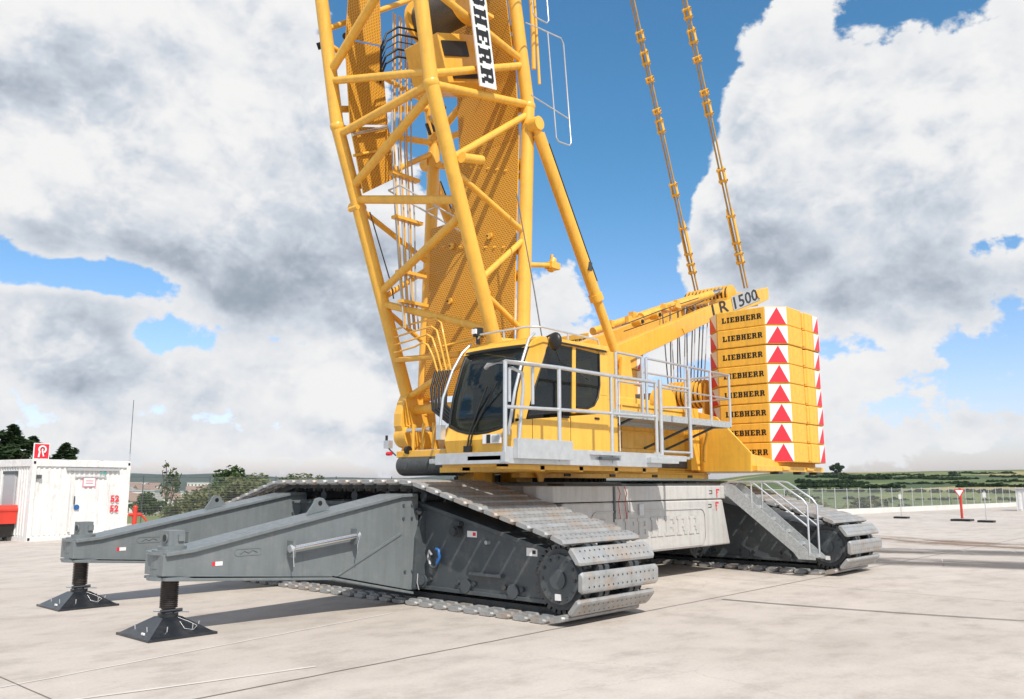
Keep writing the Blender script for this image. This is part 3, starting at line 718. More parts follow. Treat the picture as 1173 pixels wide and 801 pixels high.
def at(s):
    s %= PER
    for i in range(len(PP)):
        if cum[i+1] >= s:
            t = (s-cum[i])/max(1e-9, cum[i+1]-cum[i]); a = PP[i]; b = PP[(i+1)%len(PP)]; return (a[0]+(b[0]-a[0])*t, a[1]+(b[1]-a[1])*t)
off = .108
def crawler(xc, label, side, nmax):
    fr = MB(); x0, x1 = xc-.54, xc+.54
    ins = [(7.42, .22), (2*CY-7.42, .22), (2*CY-7.2, .40), (2*CY-7.25, .86), (2*CY-10.2, 1.53), (10.2, 1.53), (7.25, .86), (7.2, .40)]
    fr.prism(ins, 'x', x0, x1, 'dgrey')
    # flange edges of the side frames
    for xs in (x0-.03, x1-.02):
        for a, b in (((10.2,1.5),(7.3,.84)), ((2*CY-10.2,1.5),(2*CY-7.3,.84)), ((10.2,1.5),(2*CY-10.2,1.5)), ((7.45,.24),(2*CY-7.45,.24))):
            d = Vector((0, b[0]-a[0], b[1]-a[1])).normalized(); nn = Vector((0,-d.z,d.y))*.03
            A = Vector((xs,a[0],a[1])); Bv = Vector((xs,b[0],b[1])); X = Vector((.05,0,0))
            fr.add([A-nn, Bv-nn, Bv+nn, A+nn, A-nn+X, Bv-nn+X, Bv+nn+X, A+nn+X], [(0,1,2,3),(7,6,5,4),(0,4,5,1),(1,5,6,2),(2,6,7,3),(3,7,4,0)], 'dgrey')
    f = fr.build('crawler_frame', crane, bevel=.008); f['label'] = label
    for xs, sg in ((x0, -1), (x1, 1)):
        for yc_ in (7.33, 2*CY-7.33):
            m = MB(); m.tube((xs+sg*.0, yc_, .57), (xs+sg*.11, yc_, .57), .40, 'dgrey2', 40)
            for k in range(30):
                a = 2*math.pi*k/30; cy_, cz_ = yc_+.43*math.cos(a), .57+.43*math.sin(a)
                m.box((min(xs+sg*.02, xs+sg*.09), cy_-.028, cz_-.028), (max(xs+sg*.02, xs+sg*.09), cy_+.028, cz_+.028), 'dgrey2', Matrix.Rotation(a, 3, 'X'))
            m.build('sprocket', f)
            m = MB(); m.tube((xs+sg*.11, yc_, .57), (xs+sg*.15, yc_, .57), .34, 'dgrey', 40, .325)
            m.tube((xs+sg*.15, yc_, .57), (xs+sg*.18, yc_, .57), .13, 'dgrey', 24)
            for k in range(12):
                a = 2*math.pi*k/12; m.tube((xs+sg*.14, yc_+.28*math.cos(a), .57+.28*math.sin(a)), (xs+sg*.17, yc_+.28*math.cos(a), .57+.28*math.sin(a)), .022, 'dgrey2', 6, smooth=False)
            m.box((xs+sg*.18 if sg < 0 else xs+.15, yc_-.05, .30) if sg < 0 else (xs+.15, yc_-.05, .30), (xs-.15 if sg < 0 else xs+.182, yc_+.04, .38), 'white')
            m.build('hub_cover', f)
        # lower roller caps
        for k in range(9):
            yy = 8.25+k*.95; m = MB(); m.tube((xs, yy, .33), (xs+sg*.05, yy, .33), .10, 'dgrey', 18)
            for j in (-1, 1):
                m.tube((xs, yy+j*.17, .37), (xs+sg*.05, yy+j*.17, .37), .035, 'dgrey2', 8)
            m.build('roller_cap', f)
        # upper carrier rollers
        for k in range(5):
            yy = 10.3+k*.9; m = MB(); m.tube((xs+.1*-sg, yy, 1.62), (xs+.5*-sg, yy, 1.62), .085, 'dgrey2', 14); m.build('carrier_roller', f)
    # side frame details on the outer face
    if side < 0:
        m = MB(); xs = x0
        m.tube((xs-.1, 9.37, 1.12), (xs, 9.37, 1.12), .085, 'dgrey2', 20); m.tube((xs-.16, 9.37, 1.12), (xs-.1, 9.37, 1.12), .065, 'dgrey2', 16); m.box((xs-.1, 9.28, 1.2), (xs, 9.46, 1.27), 'dgrey2')
        m.build('lifting_eye', f); m = MB(); m.tube((xs-.07, 8.75, .98), (xs, 8.75, .98), .03, 'alu', 10); m.build('grease_nipple', f)
        m = MB(); m.box((xs-.006, 9.0, 1.04), (xs-.001, 9.2, 1.13), 'white'); m.box((xs-.008, 9.02, 1.06), (xs-.006, 9.08, 1.11), 'red'); m.build('sticker', f); m = MB(); m.box((xs-.006, 7.82, .83), (xs-.001, 8.02, .94), 'white'); m.box((xs-.009, 7.85, .86), (xs-.006, 7.91, .91), 'blk'); m.build('sticker', f)
        m = MB(); m.box((xs-.07, 8.45, .50), (xs-.003, 9.1, .54), 'dgrey'); m.build('step_bar', f)
        m = MB()
        m.path([(xs-.06, 9.88+.09*math.cos(t), .66+.11*math.sin(t)) for t in [R(a) for a in range(-200, 50, 20)]], .02, 'dgrey', 6); m.path([(xs-.06, 9.95, .60), (xs-.06, 10.0, .72), (xs-.06, 9.97, .8), (xs-.06, 9.92, .74)], .022, 'alu', 6)
        m.path([(xs-.06, 9.8, .62), (xs-.06, 9.74, .72), (xs-.06, 9.76, .82), (xs-.06, 9.82, .84)], .028, 'blue', 6); m.build('hose_coupling', f)
        for yy in (10.15, 10.9, 13.2, 13.95):
            m = MB(); m.prism([(.25, x0), (.25, x0-.26), (.95, x0-.20), (1.35, x0-.05), (1.35, x0)][::1], 'y', yy-.03, yy+.03, 'dgrey') if False else m.prism([(x0, .25), (x0-.24, .25), (x0-.2, 1.0), (x0-.05, 1.4), (x0, 1.4)], 'y', yy-.03, yy+.03, 'dgrey'); m.build('beam_bracket', f)
    # shoes: order by how close they are to the camera side of the loop
    idx = []
    for k in range(NS):
        a = at(k*PITCH-PITCH/2); b = at(k*PITCH+PITCH/2); idx.append((a, b, k))
    proto = None; rest = MB()
    def vis(t):
        a, b, k = t; y = (a[0]+b[0])/2; z = (a[1]+b[1])/2
        return y + (0 if z > 1 or z < .3 else 0)
    idx.sort(key=vis)
    for j, (a, b, k) in enumerate(idx):
        mx, mz = (a[0]+b[0])/2, (a[1]+b[1])/2; th = math.atan2(b[1]-a[1], b[0]-a[0])   # travel direction
        nx, nz = math.sin(th), -math.cos(th)   # outward (right of travel)
        O = Vector((xc, mx+nx*off, mz+nz*off)); rot = th+math.pi
        if j < nmax:
            if proto is None:
                crawler.proto = getattr(crawler, 'proto', None) or SH.build('track_shoe', f, origin=(0,0,0))
                if crawler.proto.parent is f and not getattr(crawler, 'used', False):
                    proto = crawler.proto; crawler.used = True; setparent(proto, f, O); proto.rotation_euler = (rot,0,0); continue
                proto = crawler.proto
            dup(proto, O, f, rot)
        else:
            Rm = Matrix.Rotation(rot, 3, 'X')
            for fi, face in enumerate(SH.f):
                pass
            rest_v = [O+Rm@v for v in SH.v]; o = len(rest.v); rest.v += rest_v
            if not rest.mats: rest.mats = list(SH.mats)
            rest.f += [[o+q for q in ff] for ff in SH.f]; rest.m += SH.m; rest.sm += SH.sm
    if rest.v: r_ = rest.build('track_shoes', f); r_['kind'] = 'stuff'
    return f
near = crawler(9.695, 'near dark grey crawler track carrying the outrigger beams', -1, 66)
far = crawler(18.105, 'far crawler track behind the access stairs', 1, 34); far.location.y -= .22

# ---- carbody
cb = MB()
cb.prism([(10.3, 11.2), (11.2, 10.4), (12.4, 9.55), (15.4, 9.55), (16.6, 10.4), (17.5, 11.2), (17.5, 13.0), (16.6, 13.8), (15.4, 14.6), (12.4, 14.6), (11.2, 13.8), (10.3, 13.0)], 'z', .62, 1.80, 'lgrey')
cbo = cb.build('carbody', crane, bevel=.015); cbo['label'] = 'light grey centre body between the tracks'
m = MB(); m.tube((CX,CY,1.80), (CX,CY,1.86), 1.95, 'lgrey', 48); m.tube((CX,CY,1.86), (CX,CY,2.0), 1.6, 'dgrey2', 64)
for k in range(60):
    a = 2*math.pi*k/60; m.box((CX+1.6*math.cos(a)-.03, CY+1.6*math.sin(a)-.03, 1.87), (CX+1.6*math.cos(a)+.03, CY+1.6*math.sin(a)+.03, 1.97), 'dgrey2', Matrix.Rotation(a,3,'Z'))
m.build('slewing_ring', cbo)
# central ballast blocks front
def ballast(y0, y1, yface):
    s = 1 if yface > y0 else -1
    b = MB()
    # upper slab
    b.prism([(10.95, y0), (16.75, y0), (16.95, y0+.2), (16.95, y1), (10.75, y1), (10.75, y0+.2)], 'z', 1.515, 1.79, 'lgrey')
    b.box((11.25, y0+.02, 1.79), (16.6, y1-.1, 1.83), 'dgrey2')
    for x in (11.9, 12.5, 15.9, 16.3): b.box((x, y0-.004, 1.6), (x+.05, y0+.05, 1.76), 'lgrey')
    o1 = b.build('ballast_slab', cbo, bevel=.02)
    b = MB()
    b.prism([(10.90, .56), (16.90, .56), (16.62, 1.50), (11.18, 1.50)], 'y', y0+.0, y1, 'lgrey')
    o2 = b.build('ballast_slab', cbo, bevel=.03)
    return o1, o2
o1, o2 = ballast(9.0, 9.5, 9.0)
m = MB()
# raised rounded border of the lettering field
def rrect(x0, z0, x1, z1, r):
    P = []
    for cx_, cz_, a0 in ((x1-r, z1-r, 0), (x0+r, z1-r, 90), (x0+r, z0+r, 180), (x1-r, z0+r, 270)):
        for k in range(7): a = R(a0+15*k); P.append((cx_+r*math.cos(a), cz_+r*math.sin(a)))
    return P
P = rrect(11.95, .6, 15.85, 1.34, .18); Q = rrect(11.97, .62, 15.83, 1.32, .165); n = len(P)
m.add([(p[0], 8.985, p[1]) for p in P]+[(p[0], 8.985, p[1]) for p in Q]+[(p[0], 9.0, p[1]) for p in P], [(i, (i+1)%n, n+(i+1)%n, n+i) for i in range(n)]+[(i, 2*n+i, 2*n+(i+1)%n, (i+1)%n) for i in range(n)], 'lgrey')
m.word('LIEBHERR', 3.4, .36, (12.2, 9.0, .84), (1,0,0), (0,0,1), 'lgrey', .015); m.build('embossed_lettering', o2)
m = MB()
for z, x in ((1.6, 16.35), (1.33, 16.3)):
    m.add([(x, 8.994, z+.12), (x+.14, 8.994, z+.12), (x+.14, 8.994, z+.09), (x+.045, 8.994, z+.09), (x+.045, 8.994, z+.06), (x+.09, 8.994, z+.05), (x+.045, 8.994, z+.03), (x+.045, 8.994, z-.06), (x+.015, 8.994, z-.06)], [(0,8,7,6,5,4,3,2,1)], 'red')
for z, x in ((1.68, 16.05), (1.4, 16.0)):
    m.box((x, 8.992, z), (x+.13, 8.996, z+.012), 'blk'); m.box((x, 8.992, z-.06), (x+.13, 8.996, z-.048), 'blk'); m.box((x+.11, 8.992, z-.06), (x+.125, 8.996, z), 'blk')
m.build('markings', o1)
m = MB()
for x in (12.75, 12.95): m.path([(x, 8.98, 1.78), (x+.03, 8.95, 1.65), (x-.02, 8.96, 1.5), (x+.05, 8.97, 1.2)], .008, 'redp', 6)
m.box((12.62, 8.985, 1.15), (12.68, 9.0, 1.78), 'dgrey'); m.box((13.05, 8.985, 1.15), (13.1, 9.0, 1.5), 'lgrey'); m.box((13.4, 8.96, 1.25), (13.55, 9.0, 1.45), 'alu'); m.build('cable_recess', o1)
ballast(14.7, 15.2, 14.7)
m = MB()
m.path([(16.2, 9.6, .62), (16.1, 9.5, .4), (16.3, 9.5, .3)], .03, 'dgrey2'); m.path([(16.5, 9.6, .62), (16.6, 9.5, .42), (16.45, 9.5, .3)], .03, 'dgrey2'); m.tube((16.35,9.6,.35),(16.35,9.6,.62),.07,'dgrey2',12); m.build('hydraulic_fittings', cbo)
m = MB(); m.box((10.2, 9.9, .75), (10.6, 14.2, 1.6), 'lgrey'); m.box((17.2, 9.9, .75), (17.6, 14.2, 1.6), 'lgrey'); m.build('cross_carrier', cbo, bevel=.02)

# ---- access stairs
st = MB(); a = (9.01, 1.78); b_ = (7.32, .42)
def stringer(x):
    st.prism([(9.2, 1.80), (8.95, 1.86), (8.78, 1.80), (7.08, .40), (7.08, .34), (7.42, .34), (7.52, .47), (9.0, 1.62), (9.2, 1.62)], 'x', x-.012, x+.012, 'galv')
stringer(16.72); stringer(17.20)
sto = st.build('access_stairs', crane); sto['label'] = 'galvanised access stairs leading up to the centre body'
for k in range(6):
    t = (k+.5)/6; y = 9.0-t*1.85; z = 1.70-t*1.42
    m = MB(); m.box((16.735, y-.14, z), (17.185, y+.12, z+.03), 'galv'); m.box((16.735, y-.145, z-.03), (17.185, y-.13, z+.035), 'alu')
    for j in range(6): m.box((16.77+j*.07, y-.12, z+.03), (16.79+j*.07, y+.1, z+.036), 'alu')
    m.build('tread', sto)
for x, dx in ((16.72, 0), (17.20, 0)):
    m = MB(); m.path([(x, 8.98, 1.7), (x, 8.98, 1.80), (x, 8.90, 1.87), (x, 7.90, 1.87), (x, 7.78, 1.85), (x, 7.28, 1.52), (x, 7.19, 1.40), (x, 7.19, .42)], .021, 'alu', 8)
    m.path([(x, 8.35, 1.86), (x, 7.19, .98)], .018, 'alu', 8)
    m.path([(x, 8.38, 1.86), (x, 8.38, 1.32)], .018, 'alu', 8)
    m.build('stair_handrail', sto)

# ---- outrigger beams
def beam(dx, y0, label, detail):
    y1 = y0+.58; yc = (y0+y1)/2
    web = [(4.98, .72), (4.98, .97), (5.35, 1.02), (8.75, 1.66), (9.05, 1.66), (9.1, .22), (8.9, .22), (7.5, .53), (7.3, .55)]
    b = MB(); b.prism([(x+dx, z) for x, z in web], 'y', y0+.05, y1-.05, 'grey')
    o = b.build('outrigger_beam', crane, bevel=.006); o['label'] = label
    t = MB(); top = [(5.0, 1.0), (5.35, 1.03), (8.7, 1.665), (9.0, 1.675)]
    t.prism([(x+dx, z) for x, z in top]+[(x+dx, z-.045) for x, z in top[::-1]], 'y', y0, y1, 'grey'); t.build('top_flange', o, bevel=.006)
    t = MB(); bot = [(5.0, .70), (7.45, .52), (8.95, .19)]
    t.prism([(x+dx, z) for x, z in bot]+[(x+dx, z-.035) for x, z in bot[::-1]], 'y', y0, y1, 'grey'); t.build('bottom_flange', o, bevel=.006)
    t = MB(); x = 5.2+dx
    t.tube((x,yc,.69), (x,yc,1.02), .235, 'grey', 36); t.tube((x,yc,.66), (x,yc,.70), .275, 'grey', 36); t.tube((x,yc,.965), (x,yc,1.0), .275, 'grey', 36); t.tube((x,yc,.80), (x,yc,.815), .242, 'grey', 36)
    t.tube((x,yc,1.02), (x,yc,1.06), .17, 'grey', 24); t.build('jack_housing', o)
    t = MB(); t.box((x-.10,yc-.10,1.06), (x+.10,yc+.10,1.25), 'grey'); t.tube((x-.115,yc-.02,1.16), (x-.09,yc-.02,1.16), .062, 'grey', 18); t.tube((x-.12,yc-.02,1.16), (x-.11,yc-.02,1.16), .043, 'blk', 18); t.box((x+.02,yc-.125,1.12), (x+.1,yc-.1,1.2), 'grey'); t.build('jack_head', o)
    j = MB(); j.tube((x,yc,.30), (x,yc,.67), .085, 'threads', 20)
    k = .32
    while k < .66: j.tube((x,yc,k), (x,yc,k+.012), .107, 'threads', 24); k += .024
    j.tube((x,yc,.2), (x,yc,.32), .07, 'dgrey', 16); jo = j.build('jack_screw', o)
    j = MB(); s = .435; h = .05; cy0 = yc
    j.box((x-s,cy0-s,.0), (x+s,cy0+s,.03), 'dkpad'); q = .12; H = .215
    j.add([(x-s+.03,cy0-s+.03,.03),(x+s-.03,cy0-s+.03,.03),(x+s-.03,cy0+s-.03,.03),(x-s+.03,cy0+s-.03,.03),(x-q,cy0-q,H),(x+q,cy0-q,H),(x+q,cy0+q,H),(x-q,cy0+q,H)], [(4,5,6,7),(0,1,5,4),(1,2,6,5),(2,3,7,6),(3,0,4,7)], 'dkpad')
    j.tube((x,cy0,H), (x,cy0,H+.04), .12, 'dkpad', 24)
    for (ux, uy) in ((-1,0),(0,-1),(1,0),(0,1)):
        for tt in (-.16, .16):
            px, py = x+ux*.32+(uy*tt), cy0+uy*.32+(ux*tt); j.tube((px,py,.06), (px+ux*.01,py+uy*.01,.14), .008, 'alu', 6)
    j.box((x-.385,cy0-.2,.052), (x-.365,cy0-.13,.08), 'white')
    p = j.build('foot_pad', o, bevel=.004)
    j = MB(); j.path([(x+.02,cy0-.22,.22),(x+.12,cy0-.30,.17),(x+.2,cy0-.36,.12),(x+.14,cy0-.38,.08),(x+.05,cy0-.34,.1),(x+.02,cy0-.27,.18)], .0025, 'alu', 5)
    j.tube((x-.2,cy0-.02,.3),(x+.22,cy0-.1,.26),.012,'alu',8); j.tube((x-.15,cy0-.1,.29),(x+.1,cy0-.16,.3),.02,'dkpad',8); j.build('locking_pin', p)
    # lug on top
    lx = 7.35+dx; t = MB(); zz = 1.03+(lx-dx-5.35)*.19
    P = [(lx-.2, zz-.02), (lx+.2, zz+.06)]+[(lx+.02+.1*math.cos(R(a)), zz+.14+.08*math.sin(R(a))) for a in range(0, 181, 30)]
    t.prism(P, 'y', yc-.02, yc+.02, 'grey'); t.tube((lx+.02, yc-.025, zz+.14), (lx+.02, yc+.025, zz+.14), .035, 'blk', 12); t.build('lifting_lug', o)
    # stored pin bar and brackets, stickers, cast mark
    t = MB()
    if detail:
        A = Vector((6.72+dx, y0-.06, .965)); B_ = Vector((7.78+dx, y0-.06, 1.085)); t.tube(A, B_, .042, 'steel', 16)
        for q, s in ((A, -1), (B_, 1)):
            t.tube(q, q+Vector((s*.05,0,s*.006)), .052, 'alu', 12); t.box((q.x-.02, y0-.1, q.z-.12), (q.x+.02, y0+.05, q.z+.1), 'grey'); t.path([(q.x+s*.03, y0-.11, q.z), (q.x-.02, y0-.12, q.z-.14), (q.x-.01, y0-.12, q.z-.24)], .007, 'alu' if s < 0 else 'steel', 5)
        t.build('stored_pin', o)
    else:
        t.box((6.72+dx, y0-.06, .88), (6.76+dx, y0+.05, 1.05), 'grey'); t.build('pin_bracket', o)
    t = MB(); t.box((5.62+dx, y0+.046, .80), (5.66+dx, y0+.052, .85), 'red'); t.box((5.66+dx, y0+.046, .80), (5.76+dx, y0+.052, .85), 'white'); t.build('sticker', o)
    t = MB(); P = rrect(5.92+dx, .90, 6.32+dx, 1.0, .045); Q = rrect(5.935+dx, .915, 6.305+dx, .985, .035); n = len(P)
    t.add([(p[0], y0+.044, p[1]) for p in P]+[(p[0], y0+.044, p[1]) for p in Q]+[(p[0], y0+.052, p[1]) for p in P]+[(p[0], y0+.052, p[1]) for p in Q], [(i, (i+1)%n, n+(i+1)%n, n+i) for i in range(n)]+[(i, 2*n+i, 2*n+(i+1)%n, (i+1)%n) for i in range(n)]+[(n+i, n+(i+1)%n, 3*n+(i+1)%n, 3*n+i) for i in range(n)], 'grey')
    t.path([(6.0+dx, y0+.045, .93), (6.06+dx, y0+.045, .965), (6.12+dx, y0+.045, .935), (6.18+dx, y0+.045, .97), (6.25+dx, y0+.045, .94)], .006, 'grey', 5); t.build('cast_mark', o)
    t = MB()
    for bx, bz in ((8.75, 1.50), (8.75, 1.30), (8.92, 1.50), (8.92, 1.30), (8.80, .50), (8.95, .50)): t.tube((bx+dx, y0+.03, bz), (bx+dx, y0+.05, bz), .022, 'dgrey', 8)
    t.path([(5.3+dx, y0+.048, 1.0-.02), (8.7+dx, y0+.048, 1.62-.015)], .007, 'grey', 5); t.path([(5.3+dx, y0+.048, .70), (7.45+dx, y0+.048, .535)], .007, 'grey', 5); t.build('bolts_and_welds', o)
    # diagonal weld seam stiffener and end fitting
    t = MB(); t.prism([(7.5+dx, .53), (7.56+dx, .53), (8.72+dx, 1.06), (8.69+dx, 1.09)], 'y', y0+.035, y0+.055, 'grey'); t.build('weld_seam', o)
    t = MB(); t.prism([(8.9+dx, .2), (9.3+dx, .2), (9.3+dx, 1.45), (9.0+dx, 1.45)], 'y', y0+.12, y1-.12, 'dgrey')
    t.tube((9.06+dx, y0-.02, .36), (9.06+dx, y1+.02, .36), .05, 'steel', 14); t.tube((9.06+dx, y0-.04, .36), (9.06+dx, y0-.02, .36), .075, 'dgrey', 14); t.tube((9.02+dx, y0-.02, 1.40), (9.02+dx, y1+.02, 1.40), .05, 'dgrey2', 14); t.path([(9.0+dx, y0-.03, .46), (8.98+dx, y0-.04, .33), (9.02+dx, y0-.04, .22)], .01, 'alu', 5); t.build('hinge', o)
beam(-.03, 10.12, 'nearer grey outrigger beam with the stored steel pin on its side', True)
beam(.22, 13.5, 'farther grey outrigger beam, partly behind the nearer one', False)

# ---- upper structure
up = MB()
up.prism([(10.6, 9.9), (17.6, 9.9), (17.6, 14.9), (14.2, 14.9), (12.6, 13.8), (11.9, 13.7), (11.6, 12.6), (10.9, 10.9)], 'z', 2.04, 2.12, 'yellow')
up.box((12.3, 9.88, 2.12), (16.95, 10.05, 3.40), 'yellow'); up.box((12.3, 9.85, 3.40), (16.95, 10.3, 3.47), 'yellow')
up.box((14.4, 14.75, 2.12), (17.3, 14.9, 3.0), 'yellow')
for k in range(4): up.box((12.9+k*1.25, 9.84, 2.12), (12.94+k*1.25, 9.88, 3.40), 'yellow')
up.box((12.5, 9.835, 2.46), (16.9, 9.885, 2.54), 'yellow'); up.box((12.5, 9.845, 2.86), (16.9, 9.885, 2.9), 'yellow'); up.box((15.2, 9.83, 2.16), (16.9, 9.89, 2.34), 'dgrey2')
up.prism([(10.8, 2.12), (17.0, 2.12), (17.0, 3.1), (13.0, 3.1), (12.4, 2.5), (10.8, 2.35)], 'y', 10.07, 10.4, 'yellow'); up.prism([(11.8, 2.12), (17.0, 2.12), (17.0, 3.1), (13.0, 3.1), (12.4, 2.5), (11.8, 2.35)], 'y', 13.3, 13.7, 'yellow')
up.box((12.6, 10.3, 2.12), (16.8, 13.3, 2.9), 'dgrey2'); up.box((11.5, 10.3, 2.12), (12.6, 13.2, 2.3), 'yellow')
upo = up.build('upper_frame', crane, bevel=.012); upo['label'] = 'yellow slewing upper frame behind the cab'
m = MB(); m.box((8.0, 7.0, 2.0), (17.2, 7.12, 2.08), 'yellow'); m.box((8.0, 7.0, 2.0), (8.1, 9.0, 2.08), 'yellow'); m.box((10.5, 7.0, 2.0), (10.6, 9.0, 2.08), 'yellow'); m.box((13., 7.0, 2.0), (13.1, 9.0, 2.08), 'yellow'); m.box((8.0,7.0,2.08),(13.2,7.05,2.14),'yellow'); m.build('outer_longitudinal_beam', upo, bevel=.006) if False else None
m = MB(); m.box((10.9, 9.7, 1.93), (17.3, 9.9, 2.035), 'yellow'); m.box((10.9, 9.65, 2.035), (17.3, 9.95, 2.055), 'yellow')
for x in (12.1, 13.5, 15.0, 16.4): m.box((x, 9.68, 1.96), (x+.18, 9.71, 2.01), 'blk')
m.build('base_girder', upo, bevel=.006)
m = MB()
for x, y in ((10.5, 10.4), (11.1, 10.9), (11.7, 10.5)): m = MB(); m.box((x, y, 1.86), (x+.45, y+.4, 2.05), 'yellow'); m.build('underside_block', upo)
m = MB()
m.prism([(11.2, 2.04), (11.5, 2.04), (11.43, 1.94), (11.4, 1.86), (11.3, 1.86), (11.27, 1.94)], 'y', 9.6, 9.64, 'yellow'); m.tube((11.2, 9.8, 1.98), (12.2, 9.8, 1.98), .05, 'dgrey2', 12); m.build('underside_lug', upo)
# rear machinery: lit top panels, winch and housing
m = MB(); m.box((12.9, 9.95, 3.1), (15.4, 12.6, 3.6), 'yellow'); m.build('engine_cover', upo, bevel=.03)
m = MB(); m.tube((16.6, 10.3, 3.6), (16.6, 10.5, 3.6), .42, 'yellow', 28); m.tube((16.6, 10.5, 3.6), (16.6, 12.8, 3.6), .3, 'rope', 28); m.build('winch_drum', upo)
# gusset plate in front of the counterweights
m = MB(); m.prism([(10.0, 2.09), (8.52, 2.09), (8.50, 2.48), (9.02, 3.02), (9.3, 3.3), (10.0, 3.5)], 'x', 17.02, 17.08, 'yellow'); m.prism([(17.08, 2.09), (18.2, 2.09), (18.2, 2.35), (17.08, 2.47)], 'y', 8.52, 8.58, 'yellow')
m.tube((17.05, 8.51, 2.45), (17.05, 9.03, 3.02), .022, 'yellow', 8); m.build('counterweight_gusset', upo, bevel=.004)
m = MB(); m.box((16.62, 9.72, 2.12), (17.0, 10.1, 3.5), 'yellow'); m.path([(16.5,9.4,3.2),(16.6,9.3,2.9),(16.7,9.45,2.6),(16.6,9.4,2.3)],.03,'yellow',8); m.build('rear_column', upo, bevel=.01)
m = MB(); m.box((17.1, 8.4, 2.10), (20.6, 15.4, 2.22), 'yellow'); m.box((17.8, 8.55, 2.22), (20.5, 10.2, 2.31), 'slab'); m.box((17.8, 13.5, 2.22), (20.5, 15.3, 2.31), 'slab')
for x in (18.1, 19.3, 20.2): m.box((x, 8.39, 2.04), (x+.22, 8.6, 2.10), 'dgrey2')
for x in (18.3, 19.6): m.box((x, 8.36, 2.13), (x+.35, 8.4, 2.2), 'yellow')
m.build('counterweight_base', upo, bevel=.01)
# reeving block between stacks
m = MB()
for k in range(9): m.tube((18.9, 10.55+k*.12, 4.05), (18.9, 10.60+k*.12, 4.05), .36, 'yellow', 28); m.tube((18.9, 10.60+k*.12, 4.05), (18.9, 10.67+k*.12, 4.05), .30, 'dgrey2', 20)
m.prism([(18.5, 3.1), (19.4, 3.1), (19.2, 4.3), (18.7, 4.3)], 'y', 10.46, 10.52, 'yellow'); m.prism([(18.5, 3.1), (19.4, 3.1), (19.2, 4.3), (18.7, 4.3)], 'y', 11.66, 11.72, 'yellow'); m.box((18.3, 10.4, 2.2), (19.6, 13.4, 3.2), 'yellow'); m.build('reeving_block', upo)

# ---- platforms and railings (these and the cab are enlarged about the camera position)
CAM_SCALE[:] = [1.19, -.3458]
pf = MB(); pf.box((7.37, 6.86, 2.10), (10.75, 7.42, 2.16), 'galv'); pf.box((7.37, 6.78, 2.06), (10.75, 6.84, 2.26), 'alu'); pf.box((7.37, 6.84, 2.06), (7.45, 8.0, 2.20), 'alu'); pf.box((7.45, 7.42, 2.08), (8.0, 8.2, 2.14), 'galv')
pf.box((7.50, 6.70, 2.12), (8.55, 6.78, 2.36), 'alu')
pf.box((9.2, 6.72, 2.14), (9.6, 6.78, 2.18), 'dgrey'); pf.box((10.35, 6.70, 2.12), (11.1, 6.86, 2.2), 'alu'); pf.box((9.0, 6.73, 2.2), (9.7, 6.775, 2.22), 'alu')
pfo = pf.build('cab_platform', crane, bevel=.006); pfo['label'] = 'grey alloy walkway around the cab'
m = MB(); m.box((7.5, 6.95, 2.0), (10.9, 7.05, 2.06), 'yellow'); m.box((7.5, 6.95, 2.03), (7.6, 8.0, 2.07), 'yellow'); m.box((8.2, 8.2, 2.0), (10.5, 8.35, 2.08), 'yellow')
for x in (8.2, 9.0, 9.8, 10.5): m.box((x, 6.95, 1.98), (x+.08, 8.8, 2.05), 'yellow')
m.build('platform_support', pfo)
for x, y, z0, z1 in ((7.38, 6.80, 2.08, 3.27), (8.4, 6.80, 2.1, 3.30), (9.54, 6.80, 2.1, 3.30), (10.66, 6.80, 2.16, 3.31)):
    m = MB(); m.tube((x,y,z0), (x,y,z1), .026, 'alu', 12); m.box((x-.035,y-.03,z0), (x+.035,y+.03,z0+.12), 'alu'); m.build('railing_post', pfo)
m = MB(); m.path([(7.62, 7.35, 3.27), (7.45, 7.15, 3.27), (7.38, 6.80, 3.27), (8.4, 6.80, 3.30), (9.54, 6.80, 3.30), (10.66, 6.80, 3.31)], .026, 'alu', 10); m.path([(7.38, 6.80, 2.73), (8.4, 6.80, 2.76), (9.54, 6.80, 2.78), (10.66, 6.80, 2.80)], .022, 'alu', 10); m.build('handrail', pfo)
m = MB(); m.path([(7.52, 6.86, 3.2), (7.60, 6.88, 3.22), (7.80, 6.9, 3.18), (7.84, 6.92, 3.0), (7.78, 6.92, 2.5), (7.76,6.92,2.3)], .022, 'alu', 8); m.tube((7.5,6.84,2.8),(7.5,6.84,3.2),.02,'alu',8); m.tube((7.95,6.86,2.8),(7.95,6.86,3.28),.022,'alu',8); m.build('grab_rail', pfo)
# gate frame at the platform end
m = MB()
m.path([(10.85, 6.84, 2.24), (10.85, 6.84, 3.37)], .032, 'alu', 8); m.path([(11.69, 6.84, 2.22), (11.69, 6.84, 3.60)], .032, 'alu', 8)
for za, zb in ((3.3, 3.3), (2.95, 3.0), (2.3, 2.3)): m.path([(10.85, 6.84, za), (11.69, 6.84, zb)], .018, 'alu', 8)
m.box((10.6, 6.75, 2.16), (11.4, 6.9, 2.24), 'alu'); m.box((10.85, 6.85, 2.2), (11.7, 7.4, 2.24), 'galv'); m.path([(10.9, 6.9, 2.3), (11.5, 7.3, 2.7)], .02, 'dgrey', 8); m.path([(11.0, 6.9, 2.3), (11.6, 7.3, 2.7)], .02, 'dgrey', 8); m.build('platform_gate', pfo)
